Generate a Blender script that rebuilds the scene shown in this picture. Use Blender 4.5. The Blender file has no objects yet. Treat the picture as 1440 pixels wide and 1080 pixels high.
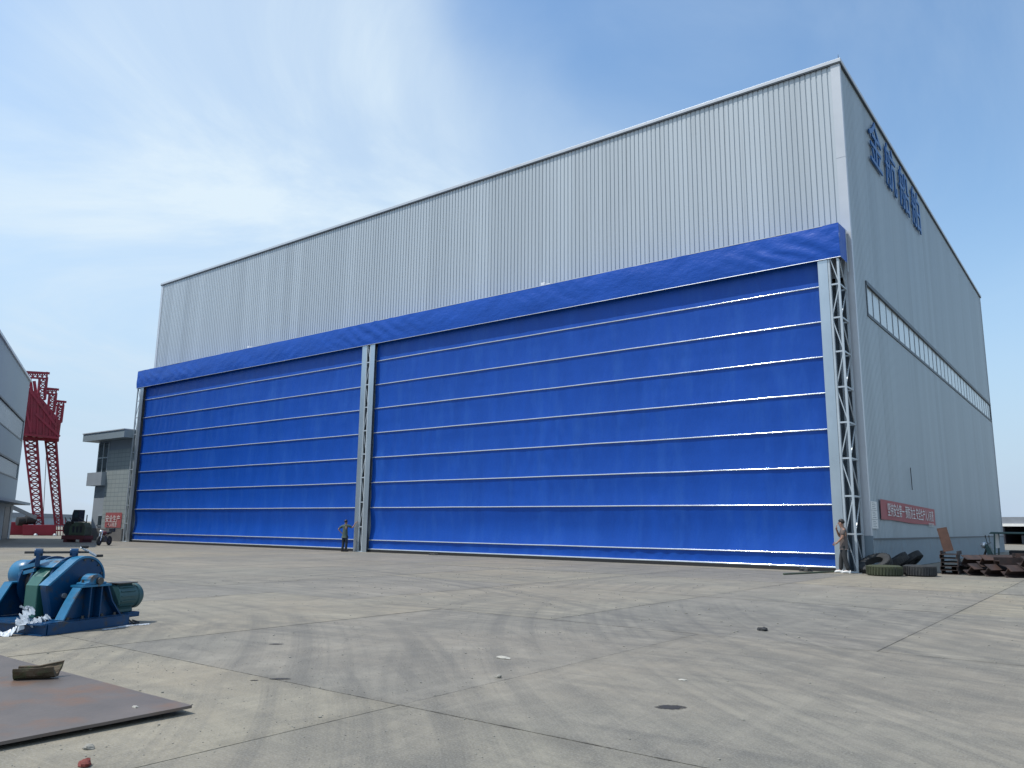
import bpy, bmesh, math, random
from mathutils import Vector, Matrix, noise
random.seed(7)
R = math.radians
# ------------------------------------------------------------------ camera
FPX = 1104.1
CAM = Vector((59.996, -31.413, 1.5))
YAW, PITCH, ROLL = -0.65376, 0.17901, 0.01198
fw = Vector((math.sin(YAW)*math.cos(PITCH), math.cos(YAW)*math.cos(PITCH), math.sin(PITCH)))
r0 = Vector((math.cos(YAW), -math.sin(YAW), 0)); u0 = r0.cross(fw)
rt = math.cos(ROLL)*r0 + math.sin(ROLL)*u0
up = math.cos(ROLL)*u0 - math.sin(ROLL)*r0
scene = bpy.context.scene
COL = scene.collection
cd = bpy.data.cameras.new('camera'); cam = bpy.data.objects.new('camera', cd); COL.objects.link(cam)
m = Matrix((rt, up, -fw)).transposed().to_4x4(); m.translation = CAM
cam.matrix_world = m
cd.sensor_width = 36; cd.lens = 36*FPX/1440; cd.clip_end = 9000; cd.clip_start = .1
scene.camera = cam
# ------------------------------------------------------------------ sun and sky
EL = R(62.0)
SX, SY = -0.33, -math.sqrt(math.cos(EL)**2 - 0.33**2)
SUN = Vector((SX, SY, math.sin(EL)))
sl = bpy.data.lights.new('sun', 'SUN'); so = bpy.data.objects.new('sun', sl); COL.objects.link(so)
sl.energy = 4.0; sl.angle = R(0.53); sl.color = (1, .965, .91)
so.rotation_euler = (-SUN).to_track_quat('-Z', 'Y').to_euler(); so.location = (20, -60, 60)
world = bpy.data.worlds.new('World'); scene.world = world; world.use_nodes = True
wn = world.node_tree.nodes; wl = world.node_tree.links; wn.clear()
def wnode(t, **k):
    n = wn.new(t)
    for a, b in k.items(): setattr(n, a, b)
    return n
out = wnode('ShaderNodeOutputWorld'); bg = wnode('ShaderNodeBackground'); wl.new(bg.outputs[0], out.inputs[0])
bg.inputs[1].default_value = 0.145
sky = wnode('ShaderNodeTexSky', sky_type='NISHITA', sun_disc=False)
sky.sun_elevation = EL; sky.sun_rotation = math.atan2(SX, SY) % (2*math.pi)
sky.air_density = 1.35; sky.dust_density = .35; sky.ozone_density = 3.0; sky.altitude = 0
tc = wnode('ShaderNodeTexCoord'); sep = wnode('ShaderNodeSeparateXYZ'); wl.new(tc.outputs['Generated'], sep.inputs[0])
def wmath(op, a, b=None, c=None):
    n = wnode('ShaderNodeMath', operation=op)
    for i, v in enumerate((a, b, c)):
        if v is None: continue
        if isinstance(v, (int, float)): n.inputs[i].default_value = v
        else: wl.new(v, n.inputs[i])
    return n.outputs[0]
zz = wmath('ADD', wmath('MAXIMUM', sep.outputs[2], 0.0), 0.30)
comb = wnode('ShaderNodeCombineXYZ')
wl.new(wmath('DIVIDE', sep.outputs[0], zz), comb.inputs[0]); wl.new(wmath('DIVIDE', sep.outputs[1], zz), comb.inputs[1])
def wnoise(scale, detail, rough, dist, off, stretch=(1, 1, 1), rot=0):
    mp = wnode('ShaderNodeMapping'); wl.new(comb.outputs[0], mp.inputs[0])
    mp.inputs['Location'].default_value = off; mp.inputs['Scale'].default_value = stretch; mp.inputs['Rotation'].default_value = (0, 0, rot)
    n = wnode('ShaderNodeTexNoise'); wl.new(mp.outputs[0], n.inputs[0])
    n.inputs['Scale'].default_value = scale; n.inputs['Detail'].default_value = detail
    n.inputs['Roughness'].default_value = rough; n.inputs['Distortion'].default_value = dist
    return n.outputs[0]
def wramp(f, a, b):
    n = wnode('ShaderNodeMapRange', interpolation_type='SMOOTHSTEP'); wl.new(f, n.inputs[0])
    n.inputs[1].default_value = a; n.inputs[2].default_value = b
    return n.outputs[0]
CLOUD_OFF = (-4.0, 7.5, 0)
mpb = wnode('ShaderNodeMapping'); wl.new(tc.outputs['Generated'], mpb.inputs[0]); mpb.inputs['Location'].default_value = CLOUD_OFF
nbig = wnode('ShaderNodeTexNoise'); wl.new(mpb.outputs[0], nbig.inputs[0]); nbig.inputs['Scale'].default_value = 1.15; nbig.inputs['Detail'].default_value = 3; nbig.inputs['Roughness'].default_value = .45; nbig.inputs['Distortion'].default_value = .4
big = wramp(nbig.outputs[0], .40, .60)
wisp = wramp(wnoise(1.7, 12, .60, .9, (7.3, 2.2, 1.0), (1.0, .6, 1), .6), .36, .70)
low = wramp(sep.outputs[2], .40, -.02)
cover = wmath('ADD', wmath('MULTIPLY', big, wmath('ADD', wmath('MULTIPLY', wisp, .46), .52)), wmath('MULTIPLY', wisp, .15))
cover = wmath('MINIMUM', cover, .94)
skc = wnode('ShaderNodeHueSaturation'); wl.new(sky.outputs[0], skc.inputs['Color']); skc.inputs['Saturation'].default_value = 1.06; skc.inputs['Value'].default_value = 1.22; skc.inputs['Hue'].default_value = .498
mix = wnode('ShaderNodeMix', data_type='RGBA'); wl.new(cover, mix.inputs[0]); wl.new(skc.outputs[0], mix.inputs[6])
mix.inputs[7].default_value = (5.3, 6.2, 6.85, 1)
hz = wnode('ShaderNodeMix', data_type='RGBA'); wl.new(wmath('MULTIPLY', low, wmath('SUBTRACT', .92, wmath('MULTIPLY', cover, .35))), hz.inputs[0]); wl.new(mix.outputs[2], hz.inputs[6]); hz.inputs[7].default_value = (2.9, 3.95, 5.45, 1)   # ground haze
wl.new(hz.outputs[2], bg.inputs[0])
scene.view_settings.view_transform = 'Standard'; scene.view_settings.look = 'None'
scene.view_settings.exposure = 0.0; scene.view_settings.gamma = 1.0
scene.view_settings.use_curve_mapping = False

# ------------------------------------------------------------------ helpers
def ray(px, py): return (px-720)/FPX*rt - (py-540)/FPX*up + fw
def onplane(px, py, ax, val):
    v = ray(px, py); return CAM + v*((val-CAM[ax])/v[ax])
def ground(px, py): return onplane(px, py, 2, 0.0)
def atdist(px, py, dist):          # a point seen at the pixel, at this horizontal distance
    v = ray(px, py); return CAM + v*(dist/math.hypot(v.x, v.y))

class MB:
    def __init__(s): s.v = []; s.f = []; s.m = []
    def add(s, vs, fs, mi=0):
        b = len(s.v); s.v += [tuple(v) for v in vs]
        for f in fs: s.f.append(tuple(b+i for i in f)); s.m.append(mi)
        return s
    def box(s, a, b, mi=0):
        x0, y0, z0 = a; x1, y1, z1 = b
        return s.add([(x0,y0,z0),(x1,y0,z0),(x1,y1,z0),(x0,y1,z0),(x0,y0,z1),(x1,y0,z1),(x1,y1,z1),(x0,y1,z1)],
            [(0,3,2,1),(4,5,6,7),(0,1,5,4),(1,2,6,5),(2,3,7,6),(3,0,4,7)], mi)
    def bar(s, p, q, w, h=None, upv=(0,0,1), mi=0):      # rectangular bar p to q
        p = Vector(p); q = Vector(q); h = h or w; d = (q-p).normalized(); upv = Vector(upv)
        if abs(d.dot(upv)) > .98: upv = Vector((0, 1, 0))
        a = d.cross(upv).normalized()*w/2; b = a.cross(d).normalized()*h/2
        vs = [p-a-b, p+a-b, p+a+b, p-a+b, q-a-b, q+a-b, q+a+b, q-a+b]
        return s.add(vs, [(0,1,2,3),(4,7,6,5),(0,4,5,1),(1,5,6,2),(2,6,7,3),(3,7,4,0)], mi)
    def tube(s, p, q, r, r2=None, n=10, mi=0):
        p = Vector(p); q = Vector(q); r2 = r if r2 is None else r2; d = (q-p).normalized()
        a = d.orthogonal().normalized(); b = d.cross(a)
        vs = []
        for c, rr in ((p, r), (q, r2)):
            for i in range(n):
                t = 2*math.pi*i/n; vs.append(c + (a*math.cos(t)+b*math.sin(t))*rr)
        fs = [(i, (i+1) % n, n+(i+1) % n, n+i) for i in range(n)] + [tuple(range(n-1,-1,-1)), tuple(range(n, 2*n))]
        return s.add(vs, fs, mi)
    def path(s, pts, r, n=8, mi=0):
        for a, b in zip(pts[:-1], pts[1:]): s.tube(a, b, r, n=n, mi=mi)
        return s
    def lathe(s, prof, axis='z', c=(0,0,0), n=28, mi=0, closed=False):   # prof: (radius, height)
        vs = []; c = Vector(c)
        for r_, h_ in prof:
            for i in range(n):
                t = 2*math.pi*i/n; x, y = r_*math.cos(t), r_*math.sin(t)
                v = {'z': (x, y, h_), 'x': (h_, x, y), 'y': (y, h_, x)}[axis]; vs.append(c+Vector(v))
        fs = []; k = len(prof)
        for j in range(k if closed else k-1):
            j2 = (j+1) % k
            for i in range(n): fs.append((j*n+i, j*n+(i+1) % n, j2*n+(i+1) % n, j2*n+i))
        if not closed:
            fs.append(tuple(range(n-1,-1,-1))); fs.append(tuple((k-1)*n+i for i in range(n)))
        return s.add(vs, fs, mi)
    def prism(s, pts, ax, a, b, mi=0):          # polygon in the plane normal to ax, from a to b
        def mk(p, h): return {0: (h, p[0], p[1]), 1: (p[0], h, p[1]), 2: (p[0], p[1], h)}[ax]
        n = len(pts); vs = [mk(p, a) for p in pts]+[mk(p, b) for p in pts]
        fs = [(i, (i+1) % n, n+(i+1) % n, n+i) for i in range(n)]+[tuple(range(n-1,-1,-1)), tuple(range(n, 2*n))]
        return s.add(vs, fs, mi)
    def ball(s, c, r, n=10, k=7, sc=(1,1,1), mi=0):
        c = Vector(c); vs = []; fs = []
        for j in range(k+1):
            ph = math.pi*j/k
            for i in range(n):
                t = 2*math.pi*i/n
                vs.append(c+Vector((math.sin(ph)*math.cos(t)*r*sc[0], math.sin(ph)*math.sin(t)*r*sc[1], math.cos(ph)*r*sc[2])))
        for j in range(k):
            for i in range(n): fs.append((j*n+i, (j+1)*n+i, (j+1)*n+(i+1) % n, j*n+(i+1) % n))
        return s.add(vs, fs, mi)
    def grid(s, fn, nu, nv, mi=0):
        vs = [fn(i/nu, j/nv) for j in range(nv+1) for i in range(nu+1)]
        w = nu+1
        return s.add(vs, [(j*w+i, j*w+i+1, (j+1)*w+i+1, (j+1)*w+i) for j in range(nv) for i in range(nu)], mi)
    def xform(s, mat): s.v = [tuple(mat @ Vector(v)) for v in s.v]; return s
    def mesh(s, name, mats, off=None, smooth=False, fix=True):
        me = bpy.data.meshes.new(name)
        vs = s.v if off is None else [(v[0]-off[0], v[1]-off[1], v[2]-off[2]) for v in s.v]
        me.from_pydata(vs, [], s.f)
        if not isinstance(mats, (list, tuple)): mats = [mats]
        for mt in mats: me.materials.append(mt)
        if len(mats) > 1: me.polygons.foreach_set('material_index', s.m)
        if fix:
            bm = bmesh.new(); bm.from_mesh(me); bmesh.ops.recalc_face_normals(bm, faces=bm.faces); bm.to_mesh(me); bm.free()
        if smooth:
            me.polygons.foreach_set('use_smooth', [True]*len(me.polygons))
            me.set_sharp_from_angle(angle=R(38))
        me.update(); return me
    def build(s, name, mats, parent=None, off=None, smooth=False, bevel=0, fix=True):
        o = bpy.data.objects.new(name, s.mesh(name, mats, off, smooth, fix)); COL.objects.link(o)
        if parent: o.parent = parent
        if bevel:
            b = o.modifiers.new('bevel', 'BEVEL'); b.width = bevel; b.segments = 2; b.limit_method = 'ANGLE'; b.angle_limit = R(40)
        return o
def tag(o, label=None, cat=None, group=None, kind=None):
    if label: o['label'] = label
    if cat: o['category'] = cat
    if group: o['group'] = group
    if kind: o['kind'] = kind
    return o
def thing(name, label, cat, loc=(0,0,0), rz=0, group=None):
    o = bpy.data.objects.new(name, None); COL.objects.link(o); o.location = loc; o.rotation_euler = (0, 0, rz)
    o.empty_display_size = .2
    return tag(o, label, cat, group)
def sub(name, parent, loc=(0,0,0)):
    o = bpy.data.objects.new(name, None); COL.objects.link(o); o.parent = parent; o.location = loc; return o
def inst(src, name, parent, loc, rot=(0,0,0)):
    o = bpy.data.objects.new(name, src.data if hasattr(src, 'data') else src); COL.objects.link(o)
    o.parent = parent; o.location = loc; o.rotation_euler = rot; return o
def clone(o, parent=None):
    c = o.copy(); COL.objects.link(c); c.parent = parent
    for ch in list(o.children): clone(ch, c)
    return c

# ------------------------------------------------------------------ materials
def mat(name, col, rough=.6, metal=0., var=.12, scale=1.5, bump=0., bscale=30., spec=.5, col2=None, c2lo=.5, c2hi=.7, c2scale=4., stretch=(1,1,1), coord='Position', coat=0., rand=0., detail=5., sheet=None):
    mt = bpy.data.materials.new(name); mt.use_nodes = True
    nt = mt.node_tree; N = nt.nodes; L = nt.links; b = N['Principled BSDF']
    b.inputs['Roughness'].default_value = rough; b.inputs['Metallic'].default_value = metal
    b.inputs['Specular IOR Level'].default_value = spec; b.inputs['Coat Weight'].default_value = coat
    if coord == 'Position': src = N.new('ShaderNodeNewGeometry').outputs['Position']
    else: src = N.new('ShaderNodeTexCoord').outputs['Object']
    mp = N.new('ShaderNodeMapping'); L.new(src, mp.inputs[0]); mp.inputs['Scale'].default_value = stretch
    def nz(sc, det=detail):
        n = N.new('ShaderNodeTexNoise'); L.new(mp.outputs[0], n.inputs[0]); n.inputs['Scale'].default_value = sc
        n.inputs['Detail'].default_value = det; n.inputs['Roughness'].default_value = .6; return n.outputs[0]
    n1 = nz(scale)
    mr = N.new('ShaderNodeMapRange'); L.new(n1, mr.inputs[0]); mr.inputs[1].default_value = .25; mr.inputs[2].default_value = .75
    mr.inputs[3].default_value = 1-var; mr.inputs[4].default_value = 1+var
    hs = N.new('ShaderNodeHueSaturation'); hs.inputs['Color'].default_value = (*col, 1)
    val = mr.outputs[0]
    if rand:
        oi = N.new('ShaderNodeObjectInfo'); m2 = N.new('ShaderNodeMapRange'); L.new(oi.outputs['Random'], m2.inputs[0])
        m2.inputs[3].default_value = 1-rand; m2.inputs[4].default_value = 1+rand
        mu = N.new('ShaderNodeMath'); mu.operation = 'MULTIPLY'; L.new(val, mu.inputs[0]); L.new(m2.outputs[0], mu.inputs[1]); val = mu.outputs[0]
    if sheet is not None:            # neighbouring sheets differ a little, with faint run marks
        sp = N.new('ShaderNodeSeparateXYZ'); L.new(src, sp.inputs[0])
        dv_ = N.new('ShaderNodeMath'); dv_.operation = 'DIVIDE'; L.new(sp.outputs[sheet], dv_.inputs[0]); dv_.inputs[1].default_value = .9
        fl_ = N.new('ShaderNodeMath'); fl_.operation = 'FLOOR'; L.new(dv_.outputs[0], fl_.inputs[0])
        wn2 = N.new('ShaderNodeTexWhiteNoise'); wn2.noise_dimensions = '1D'; L.new(fl_.outputs[0], wn2.inputs['W'])
        m4 = N.new('ShaderNodeMapRange'); L.new(wn2.outputs['Value'], m4.inputs[0]); m4.inputs[3].default_value = .93; m4.inputs[4].default_value = 1.05
        mu2 = N.new('ShaderNodeMath'); mu2.operation = 'MULTIPLY'; L.new(val, mu2.inputs[0]); L.new(m4.outputs[0], mu2.inputs[1]); val = mu2.outputs[0]
        mpr = N.new('ShaderNodeMapping'); L.new(src, mpr.inputs[0]); mpr.inputs['Scale'].default_value = (5, 5, .12)
        nr = N.new('ShaderNodeTexNoise'); L.new(mpr.outputs[0], nr.inputs[0]); nr.inputs['Scale'].default_value = 1; nr.inputs['Detail'].default_value = 5
        m5 = N.new('ShaderNodeMapRange'); L.new(nr.outputs[0], m5.inputs[0]); m5.inputs[1].default_value = .56; m5.inputs[2].default_value = .8; m5.inputs[3].default_value = 1; m5.inputs[4].default_value = .80
        mu3 = N.new('ShaderNodeMath'); mu3.operation = 'MULTIPLY'; L.new(val, mu3.inputs[0]); L.new(m5.outputs[0], mu3.inputs[1]); val = mu3.outputs[0]
    L.new(val, hs.inputs['Value']); last = hs.outputs[0]
    if col2:
        n2 = nz(c2scale, 7); m3 = N.new('ShaderNodeMapRange'); L.new(n2, m3.inputs[0]); m3.inputs[1].default_value = c2lo; m3.inputs[2].default_value = c2hi
        mx = N.new('ShaderNodeMix'); mx.data_type = 'RGBA'; L.new(m3.outputs[0], mx.inputs[0]); L.new(last, mx.inputs[6]); mx.inputs[7].default_value = (*col2, 1)
        last = mx.outputs[2]
    L.new(last, b.inputs['Base Color'])
    rr = N.new('ShaderNodeMapRange'); L.new(n1, rr.inputs[0]); rr.inputs[3].default_value = max(.03, rough-.1); rr.inputs[4].default_value = min(1, rough+.1)
    L.new(rr.outputs[0], b.inputs['Roughness'])
    if bump:
        bp = N.new('ShaderNodeBump'); bp.inputs['Strength'].default_value = 1; bp.inputs['Distance'].default_value = bump
        L.new(nz(bscale), bp.inputs['Height']); L.new(bp.outputs[0], b.inputs['Normal'])
    return mt

def ground_material(name, rand):
    mt = bpy.data.materials.new(name); mt.use_nodes = True
    N = mt.node_tree.nodes; L = mt.node_tree.links; b = N['Principled BSDF']
    pos = N.new('ShaderNodeNewGeometry').outputs['Position']
    def nz(sc, det=6, ro=.6, stretch=(1,1,1), rot=0, dist=0., off=(0,0,0)):
        mp = N.new('ShaderNodeMapping'); L.new(pos, mp.inputs[0]); mp.inputs['Scale'].default_value = stretch; mp.inputs['Rotation'].default_value = (0,0,rot); mp.inputs['Location'].default_value = off
        n = N.new('ShaderNodeTexNoise'); L.new(mp.outputs[0], n.inputs[0]); n.inputs['Scale'].default_value = sc; n.inputs['Detail'].default_value = det
        n.inputs['Roughness'].default_value = ro; n.inputs['Distortion'].default_value = dist; return n.outputs[0]
    def mr(f, a, c, lo=0., hi=1.):
        n = N.new('ShaderNodeMapRange'); L.new(f, n.inputs[0]); n.inputs[1].default_value = a; n.inputs[2].default_value = c; n.inputs[3].default_value = lo; n.inputs[4].default_value = hi; return n.outputs[0]
    def mx(f, a, c):
        n = N.new('ShaderNodeMix'); n.data_type = 'RGBA'
        for sock, v in ((n.inputs[0], f), (n.inputs[6], a), (n.inputs[7], c)):
            if isinstance(v, tuple): sock.default_value = (*v, 1)
            elif isinstance(v, float): sock.default_value = v
            else: L.new(v, sock)
        return n.outputs[2]
    def mul(a, c):
        n = N.new('ShaderNodeMath'); n.operation = 'MULTIPLY'
        for i, v in enumerate((a, c)):
            if isinstance(v, float): n.inputs[i].default_value = v
            else: L.new(v, n.inputs[i])
        return n.outputs[0]
    c = mx(mr(nz(.16, 4), .40, .60), GC1, GC2)
    c = mx(mr(nz(.55, 7, .65, off=(4, 9, 0)), .44, .66, 0, .48), c, GC3)            # dark grime
    c = mx(mr(nz(.9, 8, .7, off=(31, 2, 0)), .50, .70, 0, .6), c, GC4)               # pale dust
    c = mx(mr(nz(1.5, 10, .72, (.55, 1.3, 1), .5, 1.2, off=(3, 41, 0)), .44, .66, 0, .42), c, GC3)
    c = mx(mr(nz(2.4, 10, .75, (1.5, .35, 1), .4, .8, off=(13, 1, 0)), .48, .68, 0, .38), c, GC4)
    # sweeping tyre marks: arcs round distant centres
    for k, (cx, cy, s_) in enumerate(((74., -6., 2.6), (30., -52., 2.0), (58., -62., 3.4), (44., -40., 3.0))):
        vm = N.new('ShaderNodeVectorMath'); vm.operation = 'DISTANCE'; L.new(pos, vm.inputs[0]); vm.inputs[1].default_value = (cx, cy, 0)
        n = N.new('ShaderNodeTexNoise'); n.noise_dimensions = '1D'; L.new(vm.outputs['Value'], n.inputs['W']); n.inputs['Scale'].default_value = s_; n.inputs['Detail'].default_value = 7; n.inputs['Roughness'].default_value = .7
        patch = mr(nz(.14, 3, off=(k*17, k*5, 0)), .44, .58)
        c = mx(mul(mul(mr(n.outputs[0], .46, .64), patch), .46), c, GC5)
    c = mx(mul(mr(nz(.7, 6, .7, (.25, 2.4, 1), .55), .50, .72), .26), c, GC5)
    c = mx(mul(mr(nz(.6, 6, .7, (2.6, .2, 1), .35, off=(9, 3, 0)), .52, .74), .34), c, GC4)
    c = mx(mr(nz(60, 3, .7), .42, .72, 0, .45), c, (.34, .33, .305))
    c = mx(mr(nz(38, 4, .8, off=(5, 5, 5)), .56, .74, 0, .55), c, (.075, .07, .066))
    vo = N.new('ShaderNodeTexVoronoi'); vo.feature = 'DISTANCE_TO_EDGE'; vo.inputs['Scale'].default_value = .23
    mp = N.new('ShaderNodeMapping'); L.new(pos, mp.inputs[0])
    ad = N.new('ShaderNodeMixRGB'); ad.blend_type = 'ADD'; ad.inputs[0].default_value = .9; L.new(mp.outputs[0], ad.inputs[1])
    nn = N.new('ShaderNodeTexNoise'); L.new(mp.outputs[0], nn.inputs[0]); nn.inputs['Scale'].default_value = .9; nn.inputs['Detail'].default_value = 8; L.new(nn.outputs['Color'], ad.inputs[2])
    L.new(ad.outputs[0], vo.inputs[0])
    c = mx(mul(mr(vo.outputs[0], .0, .004, .25, 0.), mr(nz(.2, 2, off=(77, 0, 0)), .45, .6)), c, (.07, .065, .06))   # hairline cracks
    if rand:
        ob = N.new('ShaderNodeTexCoord').outputs['Object']; so2 = N.new('ShaderNodeSeparateXYZ'); L.new(ob, so2.inputs[0])     # dirty, chipped slab edges
        for ax_, half in ((0, SW/2), (1, SD/2)):
            ab = N.new('ShaderNodeMath'); ab.operation = 'ABSOLUTE'; L.new(so2.outputs[ax_], ab.inputs[0])
            c = mx(mul(mr(ab.outputs[0], half-.22, half, 0, .55), mr(nz(1.1, 8, .75, off=(ax_*9, 6, 0)), .46, .66)), c, (.085, .078, .064))
            c = mx(mul(mr(ab.outputs[0], half-.022, half-.008, 0, .7), mr(nz(3, 6, .7, off=(ax_*5, 1, 0)), .52, .60)), c, (.07, .064, .054))
        oi = N.new('ShaderNodeObjectInfo'); hs = N.new('ShaderNodeHueSaturation'); L.new(c, hs.inputs['Color'])
        L.new(mr(oi.outputs['Random'], 0, 1, 1-rand, 1+rand*.6), hs.inputs['Value']); L.new(mr(oi.outputs['Random'], 0, 1, .7, 1.15), hs.inputs['Saturation']); c = hs.outputs[0]
    L.new(c, b.inputs['Base Color']); b.inputs['Roughness'].default_value = .82; b.inputs['Specular IOR Level'].default_value = .35
    bp = N.new('ShaderNodeBump'); bp.inputs['Distance'].default_value = .006; L.new(nz(9, 9, .75), bp.inputs['Height']); L.new(bp.outputs[0], b.inputs['Normal'])
    return mt
SW, SD = 5.0, 6.0
GC1 = (.208, .193, .150); GC2 = (.244, .210, .155); GC3 = (.112, .106, .090); GC4 = (.32, .288, .222); GC5 = (.080, .077, .069)
M = {}
M['slab'] = ground_material('concrete_slab', .13); M['yard'] = ground_material('concrete_ground', 0)
M['joint'] = mat('joint', (.155, .142, .115), .9)
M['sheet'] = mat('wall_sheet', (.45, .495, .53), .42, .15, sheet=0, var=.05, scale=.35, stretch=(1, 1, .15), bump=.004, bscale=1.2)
M['side'] = mat('shaded_side_sheet', (.33, .385, .42), .45, .15, sheet=1, var=.07, scale=.35, stretch=(1, 1, .12), bump=.004, bscale=1.2)  # hall sheeting made darker and bluer, the side's shade put into the colour
M['trim'] = mat('flashing', (.52, .545, .58), .4, .2, var=.05, scale=.6)
M['darktrim'] = mat('dark_trim', (.07, .085, .10), .5, .2)
M['base'] = mat('base_sheet', (.20, .255, .30), .5, .1, var=.12, scale=.9, col2=(.20, .20, .19), c2lo=.55, c2hi=.85, c2scale=1.5)
M['pane'] = mat('fibre_pane', (.55, .61, .63), .25, 0, var=.1, scale=.7, rand=.1)
M['fabric'] = mat('blue_fabric', (.003, .064, .370), .45, 0, var=.10, scale=.5, bump=.012, bscale=5, stretch=(2.2, 1, .5), spec=.3, col2=(.016, .095, .41), c2lo=.50, c2hi=.85, c2scale=.7)
M['hoodfab'] = mat('hood_fabric', (.004, .070, .39), .42, 0, var=.10, scale=.6, bump=.02, bscale=4, stretch=(1, 1, 1.6), spec=.32)
M['bar'] = mat('polished_bar', (.56, .62, .68), .13, .45, var=.05, scale=2)
M['galv'] = mat('galvanised', (.46, .51, .55), .30, .8, var=.14, scale=.8, stretch=(1, 1, .35))
M['galv2'] = mat('galvanised_lattice', (.46, .51, .55), .42, .35, var=.12, scale=2)
M['rubber'] = mat('rubber', (.018, .018, .02), .7)
M['signblue'] = mat('sign_blue', (.016, .10, .30), .4, 0, var=.08)
M['red'] = mat('banner_red', (.36, .095, .10), .65, 0, var=.12, scale=2, bump=.01, bscale=3)
M['shedpane'] = mat('shed_pane', (.24, .29, .32), .3, 0, var=.15, scale=.8)
M['white'] = mat('white_paint', (.72, .72, .70), .6, 0, var=.06)
M['paper'] = mat('paper', (.40, .385, .34), .7, 0, var=.2, scale=5)
M['ink'] = mat('ink', (.10, .13, .16), .7)
M['blue'] = mat('winch_blue_shaded', (.002, .043, .120), .36, 0, var=.18, scale=5, bump=.002, bscale=14, coord='Object', spec=.35, coat=.0, col2=(.045, .045, .045), c2lo=.55, c2hi=.70, c2scale=5)  # winch paint deepened in colour for the shaded faces
M['blue2'] = mat('winch_blue_lit', (.012, .138, .275), .36, 0, var=.14, scale=5, bump=.002, bscale=14, coord='Object', coat=.1, col2=(.075, .06, .05), c2lo=.56, c2hi=.70, c2scale=6)  # same winch paint, lightened in colour for sunlit rims and tops
M['green'] = mat('drum_green', (.025, .115, .095), .38, 0, var=.16, scale=5, coord='Object', coat=.2, bump=.002, bscale=12)
M['motor'] = mat('motor_green', (.030, .085, .095), .45, 0, var=.15, scale=6, coord='Object', col2=(.06, .06, .05), c2lo=.58, c2hi=.8)
M['steel'] = mat('dark_steel', (.09, .085, .08), .45, .6, var=.2, scale=8)
M['bright'] = mat('bright_steel', (.75, .76, .76), .3, .7, var=.1, scale=8)
M['film'] = mat('plastic_film', (.50, .54, .58), .35, 0, var=.2, scale=9, spec=.6)
M['plate'] = mat('steel_plate', (.125, .104, .094), .5, .3, var=.3, scale=1.2, col2=(.20, .095, .045), c2lo=.50, c2hi=.72, c2scale=1.3, bump=.002, bscale=18)
M['chunk'] = mat('mossy_iron', (.085, .06, .035), .8, 0, var=.3, scale=9, col2=(.06, .07, .03), c2lo=.5, c2hi=.6, c2scale=6, bump=.01, bscale=25)
M['brick'] = mat('red_brick', (.16, .03, .022), .8, 0, var=.25, scale=20, bump=.004, bscale=60)
M['stone'] = mat('grey_stone', (.24, .23, .20), .85, 0, var=.25, scale=18, bump=.004, bscale=50)
M['oil'] = mat('oil_stain', (.040, .037, .034), .6, 0, var=.3, scale=5, spec=.3)
def soft_edges(mt):
    N = mt.node_tree.nodes; L = mt.node_tree.links; b = N['Principled BSDF']; t = N.new('ShaderNodeTexCoord')
    ln = N.new('ShaderNodeVectorMath'); ln.operation = 'LENGTH'; mp = N.new('ShaderNodeMapping'); mp.vector_type = 'TEXTURE'; L.new(t.outputs['Generated'], mp.inputs[0]); mp.inputs['Location'].default_value = (.5, .5, .5); mp.inputs['Scale'].default_value = (.5, .5, 100)
    L.new(mp.outputs[0], ln.inputs[0]); nz = N.new('ShaderNodeTexNoise'); L.new(t.outputs['Object'], nz.inputs[0]); nz.inputs['Scale'].default_value = 22; nz.inputs['Detail'].default_value = 6
    ad = N.new('ShaderNodeMath'); ad.operation = 'ADD'; L.new(ln.outputs['Value'], ad.inputs[0]); L.new(nz.outputs[0], ad.inputs[1])
    mr = N.new('ShaderNodeMapRange'); L.new(ad.outputs[0], mr.inputs[0]); mr.inputs[1].default_value = 1.05; mr.inputs[2].default_value = 1.4; mr.inputs[3].default_value = .93; mr.inputs[4].default_value = 0
    L.new(mr.outputs[0], b.inputs['Alpha'])
soft_edges(M['oil'])
M['rust'] = mat('rusty_beam', (.050, .034, .031), .75, .15, var=.4, scale=3, col2=(.085, .045, .033), c2lo=.5, c2hi=.7, c2scale=3, bump=.003, bscale=25)
M['rustplank'] = mat('rust_orange', (.10, .052, .038), .75, .1, var=.35, scale=3, bump=.003, bscale=20)
M['tyre'] = mat('tyre_rubber', (.022, .024, .026), .75, 0, var=.3, scale=6, col2=(.06, .058, .052), c2lo=.5, c2hi=.8, c2scale=4, bump=.004, bscale=30)
M['tyregreen'] = mat('mossy_tyre', (.042, .050, .024), .8, 0, var=.3, scale=5, col2=(.035, .04, .03), c2lo=.5, c2hi=.7, c2scale=5, bump=.005, bscale=30)
M['cranered'] = mat('crane_red', (.25, .018, .038), .55, .05, var=.2, scale=.8, col2=(.16, .03, .03), c2lo=.55, c2hi=.8, c2scale=.6)
M['shed'] = mat('shed_sheet', (.26, .315, .35), .55, .1, var=.08, scale=.2, stretch=(1, 1, .3))
M['shedlow'] = mat('shed_low_wall', (.30, .34, .38), .7, 0, var=.12, scale=.4)
M['roofgrey'] = mat('far_roof', (.20, .22, .25), .7)
M['glass'] = mat('dark_glass', (.035, .05, .06), .08, 0, var=.05, spec=.8)
M['tile'] = None
M['plinth'] = mat('stone_plinth', (.15, .145, .145), .75, 0, var=.2, scale=2, bump=.01, bscale=6)
M['machgreen'] = mat('machine_green', (.06, .085, .055), .6, 0, var=.3, scale=2.5, col2=(.05, .04, .035), c2lo=.45, c2hi=.7, c2scale=2)
M['machblack'] = mat('machine_black', (.022, .022, .03), .5, 0, var=.3, scale=3)
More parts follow.
